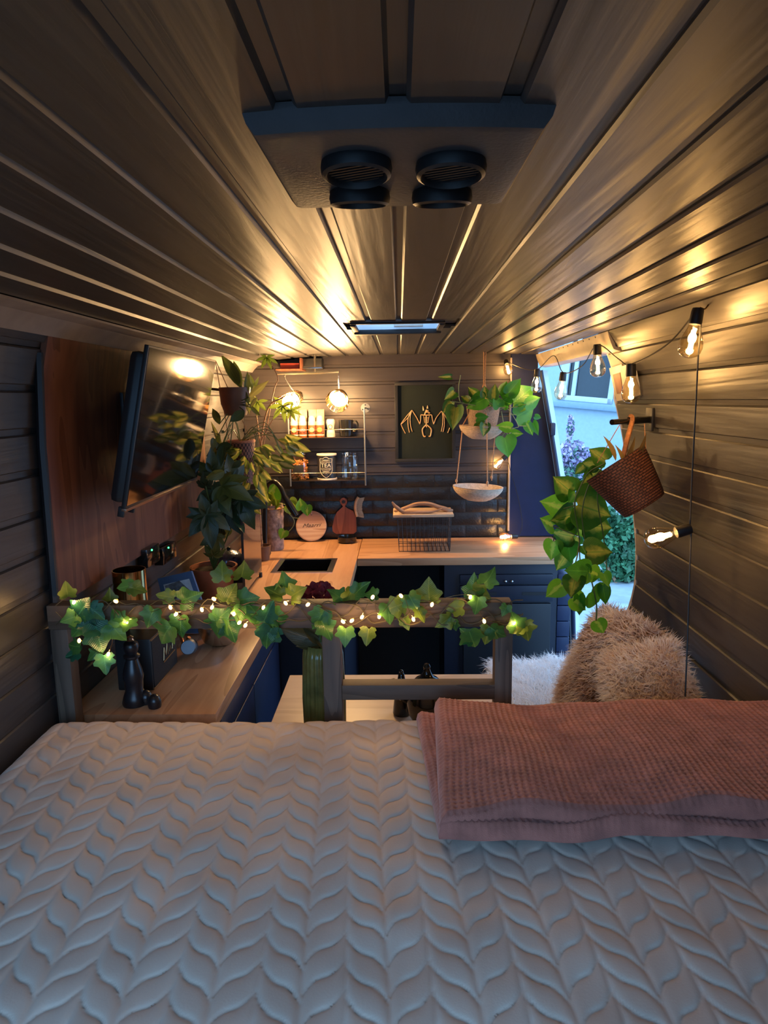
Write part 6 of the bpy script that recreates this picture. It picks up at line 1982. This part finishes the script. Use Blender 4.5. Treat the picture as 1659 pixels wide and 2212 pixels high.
for i, (x0, y0, x1, y1, k) in enumerate(((438, 1112, 460, 1180, 0), (430, 1115, 415, 1075, 0), (490, 1085, 512, 1150, 0), (470, 1090, 540, 1110, 0), (425, 1120, 370, 1130, 0), (440, 1200, 470, 1180, 1), (460, 1060, 500, 1110, 0), (440, 1060, 400, 1110, 0), (480, 1050, 540, 1070, 1),
                                         (400, 1160, 372, 1200, 1), (420, 1050, 380, 1030, 0), (455, 1020, 460, 975, 0), (500, 1040, 505, 990, 0), (415, 1090, 385, 1160, 0), (520, 1080, 545, 1140, 0))):
    Yq = Yk + rg.uniform(-0.12, 0.10)
    b, t_ = PY(x0, y0, Yq), PY(x1, y1, Yq - 0.04)
    put_leaf(pal[k], fat, b, t_, rg.uniform(-0.5, 0.5), 1.0, name='leaf', lift=rg.uniform(-0.3, 0.2))
    MB().tube(smooth_path([root, (root + b) / 2 + Vector((rg.uniform(-.03, .03), 0, 0.04)), b], 4), 0.0028, 6).build('petiole', M['vine'], fat)
for i in range(26):
    x, y = rg.uniform(375, 520), rg.uniform(930, 1190)
    a = rg.uniform(0, 6.28); L = rg.uniform(28, 52)
    Yq = Yk + rg.uniform(-0.12, 0.20)
    put_leaf(ova[0 if rg.random() < 0.6 else 1], fat, PY(x, y, Yq), PY(x + L * math.cos(a), y + abs(L * math.sin(a)) * 0.9, Yq + rg.uniform(-0.04, 0.04)), rg.uniform(-0.9, 0.9), 1.0, name='leaf', lift=rg.uniform(-0.4, 0.4))

# hanging pot with long dark leaves on the left wall
q = PY(508, 862, 2.95)
hp1 = thing('wall_pot', 'brown pot hanging high on the left wall with long dark leaves', 'plant pot', (q.x, 2.95, q.z - 0.05))
T = Matrix.Translation((q.x, 2.95, q.z - 0.07))
brownpot = plain('brown_stoneware', (0.14, 0.065, 0.035), 0.5, noise_amt=0.2)
MB().lathe([(0, 0.0), (0.045, 0.0), (0.062, 0.05), (0.068, 0.12), (0.062, 0.12), (0.056, 0.06), (0, 0.05)], T, 28).build('pot_body', brownpot, hp1)
MB().tube([(q.x - 0.06, 2.95, q.z + 0.04), (-0.868, 2.95, q.z + 0.05)], 0.006, 8).build('wall_bracket', M['black'], hp1)
sl = thing('bird_of_paradise', 'plant with long pointed upright dark leaves in the high wall pot', 'plant', (q.x, 2.95, q.z + 0.03))
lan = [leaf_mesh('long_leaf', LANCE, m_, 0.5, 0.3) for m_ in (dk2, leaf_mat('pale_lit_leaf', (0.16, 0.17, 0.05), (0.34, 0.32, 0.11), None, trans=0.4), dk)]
C3 = lambda x, y: (400 + x / 9.217, 760 + y / 9.217)
for (x0, y0, x1, y1, k, w) in ((1120, 720, 720, 25, 0, .9), (1130, 670, 940, 165, 0, 1.0), (1200, 820, 1255, 395, 0, .9), (1270, 900, 1655, 580, 1, .8), (1210, 1000, 1290, 1260, 1, .7), (1290, 1060, 1500, 1290, 0, .9), (680, 1440, 450, 1110, 0, 1.2), (1180, 1180, 900, 1390, 2, 1.7), (740, 1920, 430, 1390, 1, .5), (860, 2160, 800, 1800, 2, 1.4),
                               (1280, 1010, 1380, 660, 1, .9), (1120, 700, 1290, 1080, 0, .7), (430, 2080, 760, 2150, 2, 1.6), (1300, 1100, 1440, 880, 1, .8)):
    Yq = 2.90 + rg.uniform(-0.10, 0.06)
    put_leaf(lan[k], sl, PY(*C3(x0, y0), Yq), PY(*C3(x1, y1), Yq + rg.uniform(-0.04, 0.04)), rg.uniform(-0.4, 0.4), w, name='leaf')
    MB().tube([T @ Vector((0, 0, 0.05)), PY(*C3(x0, y0), Yq)], 0.0022, 5).build('leaf_stalk', M['vine'], sl)

# lattice pot with variegated trailing plant
q = PY(522, 1000, 2.98)
lpot = thing('lattice_pot', 'pink brown lattice pot hanging among the plants on the left', 'plant pot', (q.x, 2.98, q.z - 0.1))
m_, t_n, b_n = nt('lattice_clay')
tcn = node(t_n, 'ShaderNodeTexCoord')
w1 = node(t_n, 'ShaderNodeTexChecker'); w1.inputs['Scale'].default_value = 26.0
w1.inputs['Color1'].default_value = (0.26, 0.105, 0.070, 1); w1.inputs['Color2'].default_value = (0.05, 0.018, 0.012, 1)
t_n.links.new(tcn.outputs['UV'], w1.inputs['Vector']); t_n.links.new(w1.outputs['Color'], b_n.inputs['Base Color']); b_n.inputs['Roughness'].default_value = 0.7
T = Matrix.Translation((q.x, 2.98, q.z - 0.095))
uv_lathe('lattice_body', [(0, 0)] + [(0.046 + 0.016 * i / 12, 0.19 * i / 12) for i in range(13)], T, 32, m_, lpot, relief=0.001, uscale=3.0)
MB().lathe([(0.058, 0.187), (0.064, 0.187), (0.065, 0.197), (0.058, 0.197)], T, 32).build('pot_rim', M['terracotta'], lpot)
for sx_ in (-0.05, 0.05):
    MB().tube([T @ Vector((sx_, 0, 0.19)), (-0.80, 2.98, z_ceil(-0.70) - 0.03)], 0.0018, 5).build('hanging_cord', M['rope'], lpot)
trd = thing('spiderwort', 'variegated spiderwort with yellow striped leaves trailing from the lattice pot', 'plant', (q.x, 2.98, q.z + 0.09))
var = leaf_mat('spiderwort_leaf', (0.07, 0.12, 0.02), (0.20, 0.24, 0.045), (0.50, 0.44, 0.14), 0.25, trans=0.45)
vlm = leaf_mesh('striped_leaf', OVAL, var, 0.5, 0.5)
for i in range(125):
    f = rg.random()
    ang = rg.uniform(-0.5, 3.6)
    rad = rg.uniform(10, 95) * (1 if math.cos(ang) > 0 else 0.75)
    x = 535 + rad * math.cos(ang) * 1.05; y = 975 + rad * math.sin(ang) * 1.25 * (1 if math.sin(ang) > 0 else 0.9)
    if x < 425 or x > 640 or (x > 565 and y > 1000): continue
    Yq = 2.93 + rg.uniform(-0.12, 0.14)
    L = rg.uniform(22, 42)
    a = ang + rg.uniform(-0.8, 0.8)
    put_leaf(vlm, trd, PY(x, y, Yq), PY(x + L * math.cos(a), y + L * (0.35 + 0.65 * abs(math.sin(a))), Yq + rg.uniform(-0.03, 0.03)), rg.uniform(-0.9, 0.9), 0.9, name='leaf', lift=rg.uniform(-0.4, 0.4))
for k in range(12):
    x1, y1 = rg.uniform(450, 620), rg.uniform(930, 1040)
    MB().tube(smooth_path([T @ Vector((0, 0, 0.19)), PY((535 + x1) / 2, min(940, y1) - rg.uniform(0, 30), 2.92), PY(x1, y1, 2.90)], 5), 0.0018, 5).build('vine', M['vine_pale'], trd)

# money tree branch reaching up to the lamp
mt = thing('money_tree', 'slender money tree with finger like leaves reaching to the lamp', 'plant', (PY(560, 1180, 3.25).x, 3.25, CZ))
fing = [palmate_mesh('palmate_leaf', m_, (-120, -65, -20, 25, 70, 125), (0.8, 0.95, 1.0, 1.0, 0.9, 0.75), 0.95, 0.25) for m_ in (leaf_mat('money_tree_leaf', (0.07, 0.12, 0.015), (0.15, 0.20, 0.03), None, trans=0.3),)]
for (x0, y0, x1, y1, w) in ((576, 772, 577, 798, 0.9), (610, 876, 604, 912, 0.9), (628, 886, 646, 902, 0.8), (556, 868, 545, 895, 0.9), (548, 835, 530, 815, 0.9)):
    put_leaf(fing[0], mt, PY(x0, y0, 3.30), PY(x1, y1, 3.26), rg.uniform(-0.2, 0.2), w, name='leaf')
for st in ([(566, 1180), (560, 1050), (565, 950), (580, 880), (612, 858)], [(562, 1000), (590, 850), (600, 815), (576, 774)], [(565, 950), (600, 890), (625, 872)], [(562, 960), (552, 880), (546, 832)]):
    pts = [PY(x, y, 3.30) for x, y in st]
    if st[0][1] == 1180: pts[0].z = CZ + 0.06
    MB().tube(smooth_path(pts, 5), 0.004 if st[0][1] == 1180 else 0.0025, 6).build('branch', M['driftwood'], mt)
b0 = PY(566, 1180, 3.30); b0.z = CZ
mpot = tag(MB().lathe([(0, 0.001), (0.035, 0.001), (0.045, 0.075), (0.040, 0.075), (0.036, 0.06), (0, 0.06)], Matrix.Translation(b0), 24).build('plant_pot', brownpot), 'small brown pot of the money tree hidden behind the stove lid', 'plant pot')

# switch on the right wall by the door
sw = thing('door_switch', 'beige switch plate with brown recess on the right wall by the door', 'switch', tuple(PX(1345, 865, 0.84)))
q0, q1 = PX(1322, 866, 0.838), PX(1350, 790, 0.815)
A, B, C, D = PX(1318, 795, 0.818), PX(1345, 786, 0.812), PX(1356, 862, 0.846), PX(1334, 866, 0.848)


def wall_slab(name, pts4, th, mat, parent):
    n_ = (pts4[1] - pts4[0]).cross(pts4[3] - pts4[0]).normalized()
    if n_.x > 0: n_ = -n_
    Q = [p - n_ * 0.02 for p in pts4]; P_ = [p + n_ * th for p in pts4]
    return MB().add(P_ + Q, [(0, 1, 2, 3), (7, 6, 5, 4), (0, 4, 5, 1), (1, 5, 6, 2), (2, 6, 7, 3), (3, 7, 4, 0)]).build(name, mat, parent, smooth=False)


wall_slab('plate', (A, B, C, D), 0.004, M['beige'], sw)
cq = (A + B + C + D) / 4
wall_slab('recess', tuple(p + (cq - p) * 0.42 for p in (A, B, C, D)), 0.0055, M['panelwood'], sw)
wall_slab('rocker', (PX(1348, 790, 0.812), PX(1360, 786, 0.81), PX(1374, 856, 0.843), PX(1358, 864, 0.846)), 0.012, M['plastic_white'], sw)
